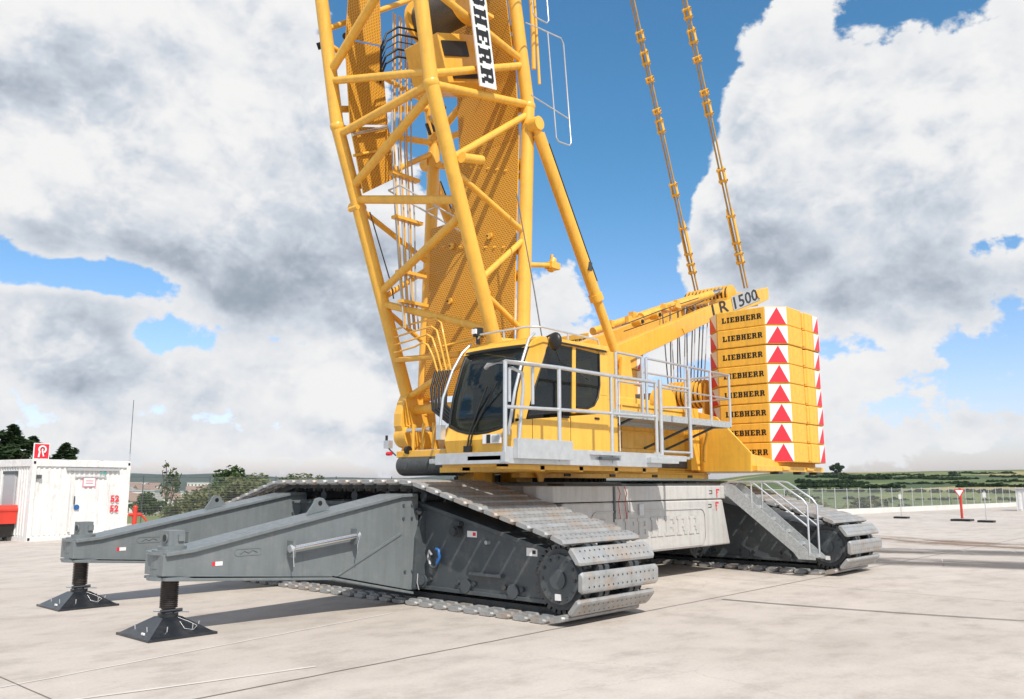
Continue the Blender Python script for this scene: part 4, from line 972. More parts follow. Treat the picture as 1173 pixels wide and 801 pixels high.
# rear walkway
rw = MB(); rw.box((10.3, 7.34, 2.86), (13.86, 8.2, 2.90), 'galv'); rw.box((10.3, 7.30, 2.81), (13.9, 7.34, 2.92), 'galv'); rw.box((13.86, 7.30, 2.81), (13.90, 8.2, 2.92), 'galv'); rw.box((10.3, 8.2, 2.79), (13.9, 8.24, 2.95), 'galv')
rwo = rw.build('rear_walkway', crane, bevel=.005); rwo['label'] = 'raised alloy walkway behind the cab'
for x in (10.37, 11.07, 11.19, 12.44, 13.2, 13.88):
    m = MB(); m.tube((x,7.30,2.83), (x,7.30,3.78), .024, 'alu', 10); m.build('railing_post', rwo)
for x in (12.4, 13.88):
    m = MB(); m.tube((x,8.2,2.9), (x,8.2,3.78), .022, 'alu', 10); m.build('railing_post', rwo)
m = MB()
m.path([(10.37,7.3,3.78), (11.07,7.3,3.78)], .02, 'alu'); m.path([(11.19,7.3,3.78), (13.88,7.3,3.76), (13.88,8.2,3.76)], .02, 'alu'); m.path([(10.37,7.3,3.35), (11.07,7.3,3.35)], .016, 'alu'); m.path([(11.19,7.3,3.35), (13.88,7.3,3.33), (13.88,8.2,3.33)], .016, 'alu'); m.path([(12.4,8.2,3.76), (13.88,8.2,3.76)], .018, 'alu'); m.build('handrail', rwo)
for x in (11.0, 12.9, 13.6):
    m = MB(); m.path([(x, 7.4, 2.85), (x-.35, 8.5, 2.35)], .022, 'dgrey', 8); m.build('walkway_bracket', rwo)

# ---- cab
YN, YF = 7.3, 8.5
cab = MB()
side = [(8.06, 2.17), (8.00, 2.40), (8.10, 2.66), (8.36, 2.66), (10.08, 2.84), (10.15, 2.84), (10.18, 2.17)]
cab.prism(side, 'y', YN, YF, 'yellow')
cab.box((9.40, YN+.01, 2.845), (9.41, YN+.03, 2.85), 'yellow')
cabo = cab.build('operator_cab', crane, bevel=.02); cabo['label'] = 'yellow operator cab with large tinted windows'
m = MB()
# rear body block with D-shaped window surround
m.box((9.96, YN, 2.84), (10.15, YF, 3.10), 'yellow'); m.box((9.96, YN, 3.10), (10.15, YN+.14, 3.80), 'yellow'); m.box((9.96, YF-.1, 3.10), (10.15, YF, 3.80), 'yellow'); m.box((9.96, YN+.14, 3.66), (10.15, YF-.1, 3.80), 'yellow'); m.box((9.85, YF-.04, 2.8), (9.96, YF, 3.8), 'yellow')
m.prism([(9.40, 2.84), (9.97, 2.84), (9.97, 3.2), (9.93, 3.05), (9.82, 2.93), (9.66, 2.88), (9.40, 2.87)], 'y', YN, YN+.04, 'yellow')
# pillars
m.prism([(9.31, 2.80), (9.39, 2.80), (9.41, 3.76), (9.33, 3.76)], 'y', YN, YN+.05, 'yellow')
m.prism([(8.10, 2.60), (8.33, 2.66), (8.50, 3.1), (8.80, 3.72), (8.62, 3.78), (8.38, 3.62), (8.18, 3.05)], 'y', YN, YN+.06, 'yellow')
m.build('cab_pillar', cabo, bevel=.012); m = MB(); m.prism([(8.10, 2.60), (8.20, 2.66), (8.33, 3.1), (8.58, 3.70), (8.48, 3.74), (8.38, 3.62), (8.18, 3.05)], 'y', YF-.06, YF, 'yellow')
m.build('cab_pillar', cabo, bevel=.012)
m = MB(); m.prism([(8.36, 3.62), (8.44, 3.72), (8.62, 3.80), (10.16, 3.84), (10.18, 3.76), (8.66, 3.72), (8.44, 3.64)], 'y', YN-.02, YF+.02, 'yellow'); m.box((8.55, YN+.02, 3.70), (10.15, YF-.02, 3.79), 'yellow'); m.box((8.9,YN-.035,3.74),(10.1,YN-.02,3.77),'blk'); m.build('cab_roof', cabo, bevel=.015)
# windscreen
prof = [(8.085, 2.60), (8.10, 2.75), (8.15, 3.0), (8.22, 3.2), (8.31, 3.45), (8.40, 3.64)]
ys = [YN+.02+(YF-YN-.04)*t/6 for t in range(7)]
vs = []; fs = []
for i, (x, z) in enumerate(prof):
    for k, y in enumerate(ys):
        t = (k/6-.5)*2; zz = z-(1-t*t)*.12 if i == 0 else z
        vs.append((x-.05*(1-t*t), y, zz))
for i in range(5):
    for k in range(6): fs.append((i*7+k, i*7+k+1, (i+1)*7+k+1, (i+1)*7+k))
m = MB(); m.add(vs, fs, 'glass', True); wsc = m.build('windscreen', cabo)
sd = wsc.modifiers.new('s', 'SOLIDIFY'); sd.thickness = .008
m = MB()
def edge(seq, r, mat): m.path([vs[i] for i in seq], r, mat, 8)
edge([0,7,14,21,28,35], .022, 'blk'); edge([6,13,20,27,34,41], .022, 'blk'); edge([35,36,37,38,39,40,41], .03, 'blk'); edge([0,1,2,3,4,5,6], .02, 'blk'); m.build('windscreen_seal', cabo)
m = MB(); m.prism([(8.35, 2.70), (9.30, 2.82), (9.33, 3.73), (8.80, 3.73), (8.52, 3.12)], 'y', YN+.012, YN+.02, 'glass'); m.build('door_window', cabo)
m = MB()
D = [(9.41, 2.885), (9.66, 2.885), (9.82, 2.94), (9.92, 3.06), (9.965, 3.25), (9.96, 3.71), (9.42, 3.73)]
m.prism(D, 'y', YN+.012, YN+.02, 'glass'); m.build('rear_side_window', cabo)
m = MB(); m.path([(x, YN+.008, z) for x, z in D[:6]], .016, 'blk', 6); m.path([(x, YN+.008, z) for x, z in ((9.29,2.83),(8.36,2.71),(8.53,3.12),(8.80,3.72))], .014, 'blk', 6); m.build('window_seal', cabo)
m = MB(); m.prism([(8.30, 2.70), (8.2, 3.0), (8.35, 3.4), (8.55, 3.68), (9.85, 3.7), (9.85, 2.8)], 'y', YF-.03, YF-.022, 'glass'); m.box((10.12, YN+.14, 3.10), (10.13, YF-.1, 3.66), 'glass'); m.build('far_window', cabo)
m = MB(); m.box((9.3, 7.7, 2.3), (9.8, 8.2, 2.85), 'seat'); m.box((9.65, 7.7, 2.85), (9.82, 8.2, 3.45), 'seat'); m.box((9.2, 7.68, 2.80), (9.7, 7.78, 2.92), 'seat'); m.box((9.68, 7.8, 3.45), (9.78, 8.1, 3.62), 'seat'); m.build('driver_seat', cabo, bevel=.03)
m = MB(); m.box((8.3, 7.4, 2.66), (8.8, 8.4, 2.78), 'blk'); m.box((8.45, 8.05, 2.78), (8.5, 8.4, 3.15), 'blk'); m.box((8.5, 7.42, 2.78), (8.9, 7.6, 2.95), 'blk'); m.tube((8.95, 7.6, 2.95), (8.95, 7.6, 3.15), .02, 'blk'); m.box((8.43, 7.7, 3.3), (8.47, 7.95, 3.5), 'cont2'); m.build('console', cabo)
# wipers, grab rails, lamp, mirror, beacon
m = MB(); m.path([(7.99, 8.0, 2.30), (8.00, 7.95, 2.52), (8.02, 7.9, 2.62), (8.05, 7.55, 3.15)], .012, 'blk', 6); m.path([(7.98, 8.04, 2.28), (7.99, 8.0, 2.5), (8.02, 7.97, 2.62), (8.06, 7.75, 3.1)], .012, 'blk', 6); m.box((7.95, 7.96, 2.24), (8.0, 8.08, 2.32), 'blk'); m.build('wiper', cabo)
m = MB(); m.path([(8.00, 7.30, 2.45), (7.96, 7.26, 2.55), (8.04, 7.24, 3.0), (8.18, 7.24, 3.4), (8.34, 7.26, 3.72), (8.5, 7.3, 3.82)], .02, 'alu', 8); m.build('grab_rail', cabo)
m = MB(); m.path([(8.00, 8.52, 2.5), (7.97, 8.56, 2.6), (8.04, 8.58, 3.0), (8.2, 8.56, 3.4), (8.36, 8.54, 3.66), (8.5, 8.5, 3.8)], .02, 'alu', 8); m.box((7.93,8.5,2.42),(8.02,8.6,2.62),'alu'); m.build('grab_rail', cabo)
m = MB(); m.path([(8.5, 8.4, 3.80), (8.48, 8.3, 3.92), (8.6, 7.5, 3.95), (8.75, 7.36, 3.95), (10.0, 7.36, 3.93), (10.05, 7.36, 3.84)], .016, 'alu', 8); m.path([(9.3,7.36,3.84),(9.3,7.36,3.94)], .014, 'alu', 8); m.path([(8.55,7.9,3.82),(8.54,7.9,3.94)], .014, 'alu', 8); m.build('roof_rail', cabo)
m = MB(); m.tube((8.50, 8.36, 3.80), (8.50, 8.36, 3.90), .03, 'blk', 10); m.tube((8.50, 8.36, 3.90), (8.50, 8.36, 4.02), .075, 'blk', 16); m.box((8.41,8.32,3.93),(8.44,8.40,4.0),'white'); m.build('work_lamp', cabo)
m = MB(); m.sphere((8.72, 7.12, 3.72), .11, 'blk', 14, 8, (.55, 1, 1.15)); m.path([(8.75, 7.3, 3.8), (8.74, 7.18, 3.83), (8.72, 7.12, 3.78)], .014, 'blk', 6); m.path([(8.72, 7.12, 3.62), (8.8, 7.1, 3.45), (8.98, 7.0, 3.35), (9.1, 6.85, 3.2)], .008, 'blk', 6); m.build('mirror', cabo)
m = MB(); m.box((7.965, 7.42, 2.34), (7.985, 7.74, 2.46), 'white'); m.box((7.955, 7.6, 2.345), (7.965, 7.66, 2.455), 'blk'); m.box((7.955, 7.44, 2.36), (7.965, 7.56, 2.44), 'cont2'); m.build('name_plate', cabo)
m = MB(); m.box((9.26, YN-.004, 2.25), (9.265, YN, 2.8), 'blk'); m.box((8.45, YN-.004, 2.25), (8.455, YN, 2.68), 'blk'); m.box((9.82, YN-.01, 2.74), (9.93, YN, 2.77), 'blk'); m.box((9.05, YN-.03, 2.72), (9.2, YN, 2.75), 'blk'); m.build('door_gap', cabo)
m = MB(); m.box((9.45,7.9,3.25),(9.49,8.2,3.6),'slab'); m.box((9.45,7.5,3.25),(9.47,7.65,3.55),'slab'); m.build('interior_panel', cabo)
# body behind the cab (near side door panel)
m = MB(); m.box((10.15, YN+.02, 2.2), (10.42, YF, 3.05), 'yellow'); m.box((10.15, YN+.02, 3.05), (10.42, YN+.15, 3.78), 'yellow'); m.tube((10.44, YN, 2.3), (10.44, YN, 3.4), .012, 'alu', 6); m.build('cab_rear_box', cabo, bevel=.02)
# front drum and clutter
m = MB(); m.tube((8.6, 8.75, 2.10), (8.6, 10.05, 2.10), .15, 'rope', 24)
for k in range(40): m.tube((8.6, 8.76+k*.032, 2.10), (8.6, 8.772+k*.032, 2.10), .158, 'dgrey', 20)
m.build('cable_drum', upo)
m = MB(); m.box((8.5, 9.0, 2.22), (9.6, 10.1, 2.32), 'yellow'); m.box((8.7,8.8,2.26),(9.6,9.9,2.34),'galv'); m.box((8.9, 8.8, 1.95), (9.2, 9.0, 2.2), 'yellow'); m.build('front_deck', upo, bevel=.01)
m = MB(); m.path([(8.45, 10.05, 2.25), (8.4, 10.15, 2.35), (8.4, 10.2, 2.45)], .012, 'blk', 6); m.box((8.36, 10.12, 2.36), (8.44, 10.24, 2.48), 'alu'); m.tube((8.4,10.1,2.28),(8.4,10.2,2.28),.03,'red',8); m.tube((8.5,9.8,2.33),(8.5,9.86,2.33),.06,'blk',12); m.tube((8.4,10.22,2.48),(8.4,10.22,2.56),.02,'blk',8); m.build('camera_unit', upo)
CAM_SCALE[:] = [1, 0]

CAM_SCALE[:] = [1, 0]
# ---- boom
nYN, nYF = 10.68, 13.48
def cfront(z):   # x of the front chord at height z
    if z < 8.95: return 11.97-(z-2.65)*(11.97-9.62)/(8.95-2.65)
    return 9.62-(z-8.95)*.19
def crear(z):
    if z < 9.42: return 12.02+(z-2.65)*.037
    return 12.27-(z-9.42)*.19
bm = MB()
for y in (nYN, nYF):
    bm.prism([(11.55, 3.55), (12.28, 3.55), (12.35, 3.0), (12.22, 2.62), (12.0, 2.48), (11.78, 2.62), (11.62, 3.0)], 'y', y-.11, y+.11, 'yellow')
    bm.tube((12.0, y-.22, 2.72), (12.0, y+.22, 2.72), .14, 'yellow', 24)
    bm.prism([(11.5, 2.1), (12.5, 2.1), (12.28, 2.9), (11.75, 2.9)], 'y', y-.19, y-.13, 'yellow'); bm.prism([(11.5, 2.1), (12.5, 2.1), (12.28, 2.9), (11.75, 2.9)], 'y', y+.13, y+.19, 'yellow')
    bm.prism([(11.3, 4.25), (11.62, 3.2), (12.15, 3.2), (12.1, 4.25), (11.9, 3.75), (11.55, 3.75)], 'y', y-.05, y+.05, 'yellow')
bm.tube((11.75, nYN, 3.35), (11.75, nYF, 3.35), .10, 'yellow', 20)
# front foot apron with bearing plates on the left
bm.prism([(11.34, 3.0), (11.45, 2.75), (11.7, 2.6), (12.0, 3.0), (11.8, 3.55), (11.55, 3.75), (11.42, 3.5), (11.34, 3.25)], 'y', 13.34, 13.58, 'yellow')
boom = bm.build('boom', crane, bevel=.01); boom['label'] = 'yellow tubular lattice boom rising out of the picture'
TOP = 20.0
for y in (nYN, nYF):
    m = MB(); m.tube((11.75, y, 3.25), (cfront(8.95), y, 8.95), .135, 'yellow', 24); m.tube((cfront(8.95), y, 8.93), (cfront(TOP), y, TOP), .135, 'yellow', 24); m.sphere((cfront(8.95), y, 8.95), .15, 'yellow', 20, 10); m.build('chord', boom)
    m = MB(); m.tube((12.05, y, 3.25), (crear(9.42), y, 9.42), .135, 'yellow', 24); m.tube((crear(9.42), y, 9.4), (crear(TOP), y, TOP), .135, 'yellow', 24); m.sphere((crear(9.42), y, 9.42), .15, 'yellow', 20, 10); m.build('chord', boom)
def brace(p, q, r=.07):
    m = MB(); m.tube(p, q, r, 'yellow', 16); m.build('brace', boom)
def F(y, z): return Vector((cfront(z), y, z))
def Rr(y, z): return Vector((crear(z), y, z))
# front face
for za, zb, r in ((9.87, 9.15, .075), (8.80, 8.95, .08), (7.8, 8.82, .085), (7.55, 6.95, .085), (5.72, 6.72, .08), (5.5, 4.65, .075), (3.6, 4.45, .07), (10.05, 11.6, .09), (12.6, 12.2, .08), (12.75, 14.2, .08), (15.2, 14.9, .08), (15.4, 17, .08), (17.9,17.5,.08)):
    brace(F(nYF, za), F(nYN, zb), r)
# near side face
for za, zb, r in ((9.12, 10.25, .075), (8.93, 9.45, .08), (7.65, 9.25, .07), (7.48, 6.72, .06), (5.54, 6.62, .06), (5.35, 4.75, .055), (4.45, 4.5, .08), (10.85, 10.35, .07), (10.95, 12.7, .07), (13.6, 12.9, .07), (13.7, 15.3, .07), (16.2, 15.5, .07), (16.4, 18., .07)):
    brace(F(nYN, za), Rr(nYN, zb), r)
# far side face
for za, zb, r in ((9.3, 10.2, .07), (8.93, 9.42, .07), (7.75, 9.2, .06), (7.4, 6.6, .06), (5.6, 6.5, .06), (5.4, 4.8, .055), (10.6, 10.3, .06), (10.9, 12.7, .06), (13.6, 12.9, .06), (13.7, 15.3, .06)):
    brace(F(nYF, za), Rr(nYF, zb), r)
# rear face
for za, zb, r in ((6.95, 8.3, .09), (5.0, 5.95, .09), (6.9, 6.35, .07), (8.9, 7.9, .07), (9.42, 9.42, .07), (9.5, 10.9, .08), (11.9, 11.0, .07), (12., 13.5, .08), (14.5, 13.6, .07), (4.7, 4.3, .07), (3.6, 4.1, .08), (14.6,16.2,.07)):
    brace(Rr(nYF, za), Rr(nYN, zb), r)
# pegs on rear cross members
def lerp(a, b, t): return a+(b-a)*t
for za, zb in ((6.9, 6.35), (8.9, 7.9)):
    a, b_ = Rr(nYF, za), Rr(nYN, zb)
    for k in range(9):
        m = MB(); p = lerp(a, b_, .12+k*.09); m.tube(p+Vector((-.02,0,-.03)), p+Vector((-.14,0,.07)), .04, 'yellow', 10); m.build('guide_peg', boom)
# punched walkway plates
def rearplate(z0, z1, y0=10.9, y1=13.3, dx=-.12, name='walkway_plate'):
    m = MB(); m.plate([(crear(z0)+dx, y1, z0), (crear(z0)+dx, y0, z0), (crear(z1)+dx, y0, z1), (crear(z1)+dx, y1, z1)], .03, 'punch', uvmat='yellow')
    m.build(name, boom)
for z0, z1 in ((3.6, 4.92), (4.925, 6.32), (6.325, 7.34)): rearplate(z0, z1, 10.8)
rearplate(7.345, 8.72, 10.8, 12.7); rearplate(8.725, 10.02, 10.8, 12.5); rearplate(10.025, 11.42, 10.8, 12.5); rearplate(11.425, 13.0, 10.8, 12.5)
m = MB()
for z in (4.2, 5.6, 6.8):
    for y in (11.5, 12.6): m.tube((crear(z)-.15, y, z), (crear(z)-.19, y, z), .07, 'yellow', 12); m.tube((crear(z)-.19, y+.04, z), (crear(z)-.20, y+.04, z), .02, 'blk', 8)
m.build('plate_clamps', boom)
def sideplate(pts):
    m = MB(); m.plate([(x, 13.2, z) for x, z in pts], .03, 'punch', uvmat='yellow'); m.build('walkway_plate', boom)
sideplate([(9.62, 13.0), (9.55, 10.75), (10.45, 10.95), (10.28, 13.4)]); sideplate([(9.53, 10.7), (9.72, 8.95), (10.68, 9.25), (10.45, 10.9)]); sideplate([(9.73, 8.9), (10.10, 7.6), (10.92, 8.15), (10.70, 9.2)])
m = MB(); m.path([(9.72, 13.1, 8.7), (10.6, 13.1, 9.15)], .035, 'steel', 8); m.build('side_bar', boom); m = MB(); m.path([(9.8, 13.15, 8.3), (10.75, 13.15, 8.75)], .03, 'yellow', 8); m.build('side_bar', boom); m = MB()
m.path([(9.9, 13.35, 7.25), (9.9, 13.1, 7.25)], .05, 'yellow', 10); m.build('bearing_stub', boom)
for p, q in (((cfront(7.4)-.12, 13.55, 7.38), (cfront(7.4)+.2, 13.55, 7.45)), ((10.2, 10.45, 7.65), (10.7, 10.45, 7.75))):
    m = MB(); m.tube(p, q, .085, 'yellow', 16); m.tube(Vector(p)-Vector((.02,0,0)), p, .1, 'yellow', 16); m.build('bearing_stub', boom)
m = MB(); m.tube((12.13, 10.6, 6.06), (12.9, 10.6, 6.2), .05, 'yellow', 12); m.tube((12.85, 10.6, 6.08), (12.95, 10.6, 6.34), .07, 'yellow', 12); m.box((12.78, 10.5, 6.12), (13.05, 10.7, 6.25), 'yellow'); m.tube((12.9,10.6,6.3),(12.9,10.6,6.42),.03,'yellow',10); m.build('rope_guide', boom)
# logo sign
m = MB()
d0 = Vector((10.70, 10.52, 9.24)); up_ = Vector((-.175, 0, .98)).normalized(); ac = Vector((.98, 0, .175)).normalized()
L_ = 2.95; W_ = .46
A = d0; q = [A, A+ac*W_, A+ac*W_+up_*L_, A+up_*L_]
m.plate(q, .03, 'white', uvmat='white')
q2 = [A+ac*.045+up_*.05, A+ac*(W_-.045)+up_*.05, A+ac*(W_-.045)+up_*(L_-.05), A+ac*.045+up_*(L_-.05)]
q2 = [p+Vector((0,-.017,0)) for p in q2]; m.add(q2, [(0,1,2,3)], 'white')
sgn = m.build('name_sign', boom)
# black field with white letters, read downwards
m = MB(); blk = [A+ac*.06+up_*.06, A+ac*(W_-.06)+up_*.06, A+ac*(W_-.06)+up_*(L_-.06), A+ac*.06+up_*(L_-.06)]
tx = 'LIEBHERR'
m.word(tx, L_-.14, W_-.12, A+up_*(L_-.07)+ac*.06+Vector((0,-.018,0)), -up_, ac, 'blk', .004); m.build('lettering', sgn)
m = MB()
for z in (9.6, 10.8): m.box((10.72, 10.54, z), (11.1, 10.7, z+.06), 'yellow')
m.build('sign_bracket', sgn)
# inner winch
m = MB(); rt = Matrix.Rotation(R(12), 3, 'Y')
m.box((10.15, 11.0, 9.55), (11.55, 11.95, 10.5), 'yellow', Matrix.Rotation(R(-20), 3, 'Y')); m.box((10.2, 10.97, 10.05), (10.9, 11.0, 10.35), 'blk', Matrix.Rotation(R(-20), 3, 'Y'), (10.85, 12, 10.0)); m.box((10.3, 10.96, 9.62), (11.5, 11.0, 9.74), 'blk', Matrix.Rotation(R(-20), 3, 'Y'), (10.85, 12, 10.0)); m.build('boom_winch', boom, bevel=.02)
m = MB(); m.tube((10.9, 11.1, 11.3), (10.9, 12.3, 11.3), .4, 'rope', 28); m.tube((10.9, 11.0, 11.3), (10.9, 11.12, 11.3), .5, 'yellow', 28); m.tube((10.9, 12.3, 11.3), (10.9, 12.4, 11.3), .5, 'yellow', 28); m.build('winch_drum', boom)
rnd = random.Random(2)
for k in range(5):
    z0 = 10.95-k*.16; m = MB(); m.path([(10.95, 12.25, z0), (10.6, 12.3, z0+.06), (10.2, 12.35, z0-.02), (9.95-.0*k, 12.4, z0-.25), (9.82, 12.4, z0-.6), (9.85, 12.42, z0-1.1+.1*k)], .022 if k != 2 else .012, 'black', 8); m.build('hydraulic_hose', boom)
m = MB()
for k in range(26):
    x = 10.9+rnd.uniform(-.2, .25); z = rnd.uniform(8.6, 12); m.tube((x, 12.0+rnd.uniform(-.1,.1), z), (x+rnd.uniform(-.1,.1), 12.1, z+rnd.uniform(.1,.3)), rnd.uniform(.03,.08), rnd.choice(('yellow','yellow','dgrey2','alu')), 10)
m.build('valve_block', boom)
# rigid pipe bundle running down the inside
for k in range(7):
    m = MB(); y = 12.75+.03*(k%2); x = 10.44+k*.085
    m.path([(x-.05, y, 11.5), (x, y, 8.6), (x+.13, y, 7.2), (x+.32-.02*k, y, 5.6), (x+.42-.02*k, y, 4.9)], .017, 'slab' if k%2 else 'cont2', 6); m.build('rigid_pipe', boom)
for z in (8.0, 7.1, 6.0, 5.4):
    m = MB(); dx = (8.6-z)*.12; m.box((10.36+dx, 12.68, z), (11.1+dx*.9, 12.84, z+.06), 'yellow'); m.build('pipe_clamp', boom)
# bent pipes at the foot and hoses to the upper frame
for k in range(4):
    y = 11.6; m = MB(); e0 = k*.10
    m.path([(11.05, 13.25, 4.95-e0*1.6), (11.02, 12.6, 5.0-e0*1.6), (10.98-e0*.3, 11.95+e0*.9, 5.0-e0*1.5), (10.98-e0*.3, 11.8+e0*.9, 4.9-e0*1.4), (11.03-e0*.3, 11.7+e0*.9, 4.4-e0*.5), (11.08-e0*.3, 11.6+e0*.9, 3.9)], .020, 'yellow', 8); m.build('bent_pipe', boom)
for k in range(5):
    e0 = k*.09; m = MB(); m.path([(11.05-e0*.3, 11.6+e0*.8, 3.95), (10.85-e0*.3, 11.5+e0*.8, 3.6), (10.65-e0*.2, 11.3+e0*.7, 3.25-.02*k), (10.6, 11.0+e0*.5, 3.05-.03*k), (10.9, 10.6, 2.95-.02*k)], .03, 'black', 8); m.build('hydraulic_hose', boom)
m = MB(); m.path([(11.2, 13.4, 4.35), (11.3, 11.6, 4.3)], .06, 'yellow', 8); m.path([(11.1, 11.9, 4.45), (11.3, 10.9, 4.6)], .03, 'yellow', 8); m.build('pipe_rack', boom)
# boom foot left: cylinder and plates
m = MB(); m.tube((11.6, 13.25, 2.8), (11.6, 13.6, 2.8), .24, 'yellow', 28); m.tube((11.4, 12.5, 2.9), (11.4, 13.2, 2.9), .05, 'steel', 10)
for k in range(3): m.tube((11.2, 12.2+k*.3, 2.3), (11.2, 12.2+k*.3, 3.0), .035, 'yellow', 8)
m.build('foot_bearing', boom)
# rear ladder guard
for z0, z1, x0 in ((8.72, 11.05, 12.75), (11.15, 13.6, 12.3)):
    m = MB(); s = -.19
    def q(z, dx): return (x0+dx+(z-8.72)*s*.55-(.0), 10.3, z)
    m.path([q(z0+.05, -.04), q(z0, .03), q(z0+.02, .38), q(z0+.10, .45), q(z1-.12, .45), q(z1-.02, .38), q(z1-.1, -.4)], .016, 'alu', 8); m.path([q(z0+.05, -.04), q(z1-.06, -.06)], .014, 'alu', 8)
    m.path([q(z0+.7, -.75), q(z0+.6, .45)], .014, 'alu', 8); m.path([q(z1-.1, -.4), q(z1-.15,-.75)], .014, 'alu', 8); m.build('ladder_guard', boom)
m = MB(); m.path([(12.30, 10.55, 10.2), (12.22, 10.5, 11.0), (12.1, 10.5, 12.5)], .045, 'yellow', 8); m.path([(12.42, 10.5, 9.9), (12.3, 10.5, 11.4), (12.15, 10.5, 13)], .03, 'yellow', 8); m.build('side_pipe', boom)
# lamps top left
m = MB(); m.tube((9.42, 13.75, 10.75), (9.32, 13.85, 10.70), .07, 'blk', 12); m.tube((9.7, 13.4, 10.9), (9.62, 13.3, 10.85), .07, 'blk', 12); m.path([(9.75,13.35,11.0),(9.72,13.3,11.4)], .05, 'yellow', 8); m.build('floodlight', boom)
m = MB(); m.path([(cfront(7.3)+.12, 13.3, 7.3), (cfront(5.9)+.2, 13.3, 5.9), (cfront(5.7)+.2,13.3,5.6)], .014, 'rope', 6); m.build('safety_cable', boom)
m = MB()
for a, b_ in (((10.5, 12.9, 7.7), (11.9, 12.2, 7.0)), ((10.55, 12.6, 7.75), (11.9, 11.9, 7.05)), ((10.5, 12.9, 7.7), (10.55, 12.6, 7.75)), ((11.2,12.55,7.35),(11.25,12.25,7.4)), ((11.9,12.2,7.0),(11.9,11.9,7.05))): m.path([a, b_], .018, 'alu', 6)
m.build('small_ladder', boom)

# backstop struts
for y in (10.45, 13.65):
    A = Vector((12.22, y, 8.95)); B_ = Vector((14.95, y, 4.45)); d = (B_-A).normalized()
    m = MB(); m.tube(A+d*.2, A+d*3.75, .125, 'yellow', 20); m.tube(A+d*3.7, A+d*3.85, .15, 'yellow', 20); m.tube(A+d*3.8, B_, .10, 'yellow', 18)
    m.tube(A+Vector((0,-.12,0)), A+Vector((0,.12,0)), .14, 'yellow', 18); m.tube(A, A+d*.25, .09, 'yellow', 12); m.tube(B_+Vector((0,-.15,0)), B_+Vector((0,.15,0)), .13, 'yellow', 16)
    o = m.build('backstop_strut', crane)
    m = MB(); nrm = Vector((d.z, 0, -d.x)); nrm = nrm if nrm.z > 0 else -nrm
    m.path([A+d*.5+Vector((.05,-.1,.09)), A+d*3.5+Vector((.05,-.1,.09))], .015, 'blk', 6); m.box(tuple(A+d*3.1-Vector((.06,.13,.08))), tuple(A+d*3.1+Vector((.06,-.08,.1))), 'dgrey2'); m.build('limit_switch', o)
    m = MB(); m.prism([(14.6, 3.0), (15.4, 3.0), (15.1, 4.5), (14.8, 4.5)], 'y', y-.2, y-.14, 'yellow'); m.prism([(14.6, 3.0), (15.4, 3.0), (15.1, 4.5), (14.8, 4.5)], 'y', y+.14, y+.2, 'yellow'); m.build('strut_bracket', o)
m = MB(); m.tube((14.3, 10.1, 3.6), (14.0, 10.1, 4.3), .06, 'rope', 14); m.tube((14.45, 10.1, 3.3), (14.25, 10.1, 3.8), .09, 'yellow', 14); m.build('small_cylinder', upo)

# A-frame
for y, lb in ((11.0, 'near arm of the rear frame lettered LR 1500'), (12.85, 'far arm of the rear frame')):
    a = MB()
    a.prism([(14.2, 3.9), (15.88, 4.52), (17.78, 5.22), (19.8, 6.02), (23.1, 7.1), (23.64, 7.31), (23.62, 7.68), (21.48, 6.99), (19.97, 6.5), (18.39, 5.92), (16.97, 5.42), (15.65, 4.93), (14.2, 4.4)], 'y', y, y+.25, 'yellow')
    o = a.build('rear_frame_arm', crane, bevel=.015); o['label'] = lb
    m = MB(); m.prism([(13.6, 3.0), (14.9, 3.0), (14.9, 4.6), (14.2, 4.5)], 'y', y+.05, y+.2, 'yellow'); m.tube((14.4, y-.12, 4.1), (14.4, y+.37, 4.1), .16, 'yellow', 20); m.build('arm_foot', o)
    if y < 12:
        m = MB(); dx = Vector((.94, 0, .33)).normalized(); dz = Vector((-.33, 0, .94)).normalized()
        m.plate([Vector((21.35, 10.99, 6.60)), Vector((21.35, 10.99, 6.60))+dx*1.75, Vector((21.35, 10.99, 6.60))+dx*1.75+dz*.40, Vector((21.35, 10.99, 6.60))+dz*.40], .012, 'cont2')
        m.text('LR', .44, (20.2, 10.995, 6.25), dx, dz, 'blk', 1.3, .01, fit=(.95, .34)); m.text('1500', .44, (21.42, 10.98, 6.66), dx, dz, 'blk', 1.1, .01, fit=(1.55, .34)); m.build('model_lettering', o)
        m = MB(); m.prism([(18.55,5.72),(18.7,5.78),(18.66,5.60)], 'y', 10.98, 11.0, 'slab'); m.build('marker', o)
m = MB()
m.tube((17.6, 11.6, 5.95), (21.2, 11.6, 7.15), .11, 'yellow', 18); m.tube((20.2, 11.6, 6.82), (22.3, 11.6, 7.5), .08, 'steel', 14); m.tube((16.4, 12.2, 5.5), (21.2, 12.2, 7.12), .10, 'yellow', 18)
m.box((15.5, 11.3, 4.95), (18.4, 11.55, 5.2), 'yellow', Matrix.Rotation(R(-20), 3, 'Y')); m.box((15.3, 11.3, 5.12), (18.4, 11.4, 5.16), 'yellow', Matrix.Rotation(R(-20), 3, 'Y')); o = m.build('luffing_cylinder', crane)
m = MB(); rnd = random.Random(6)
for k in range(16):
    x = rnd.uniform(16.2, 19.6); z = 5.45+(x-16.2)*.36; p = Vector((x, rnd.uniform(11.15, 11.8), z)); m.box(tuple(p), tuple(p+Vector((rnd.uniform(.1,.3), rnd.uniform(.05,.15), rnd.uniform(.06,.2)))), 'yellow')
for x in (17.2, 18.0, 19.0): m.tube((x, 11.3, 5.75+(x-17.2)*.36), (x, 11.55, 5.75+(x-17.2)*.36), .11, 'yellow', 14); m.tube((x, 11.27, 5.75+(x-17.2)*.36), (x, 11.3, 5.75+(x-17.2)*.36), .05, 'blk', 10)
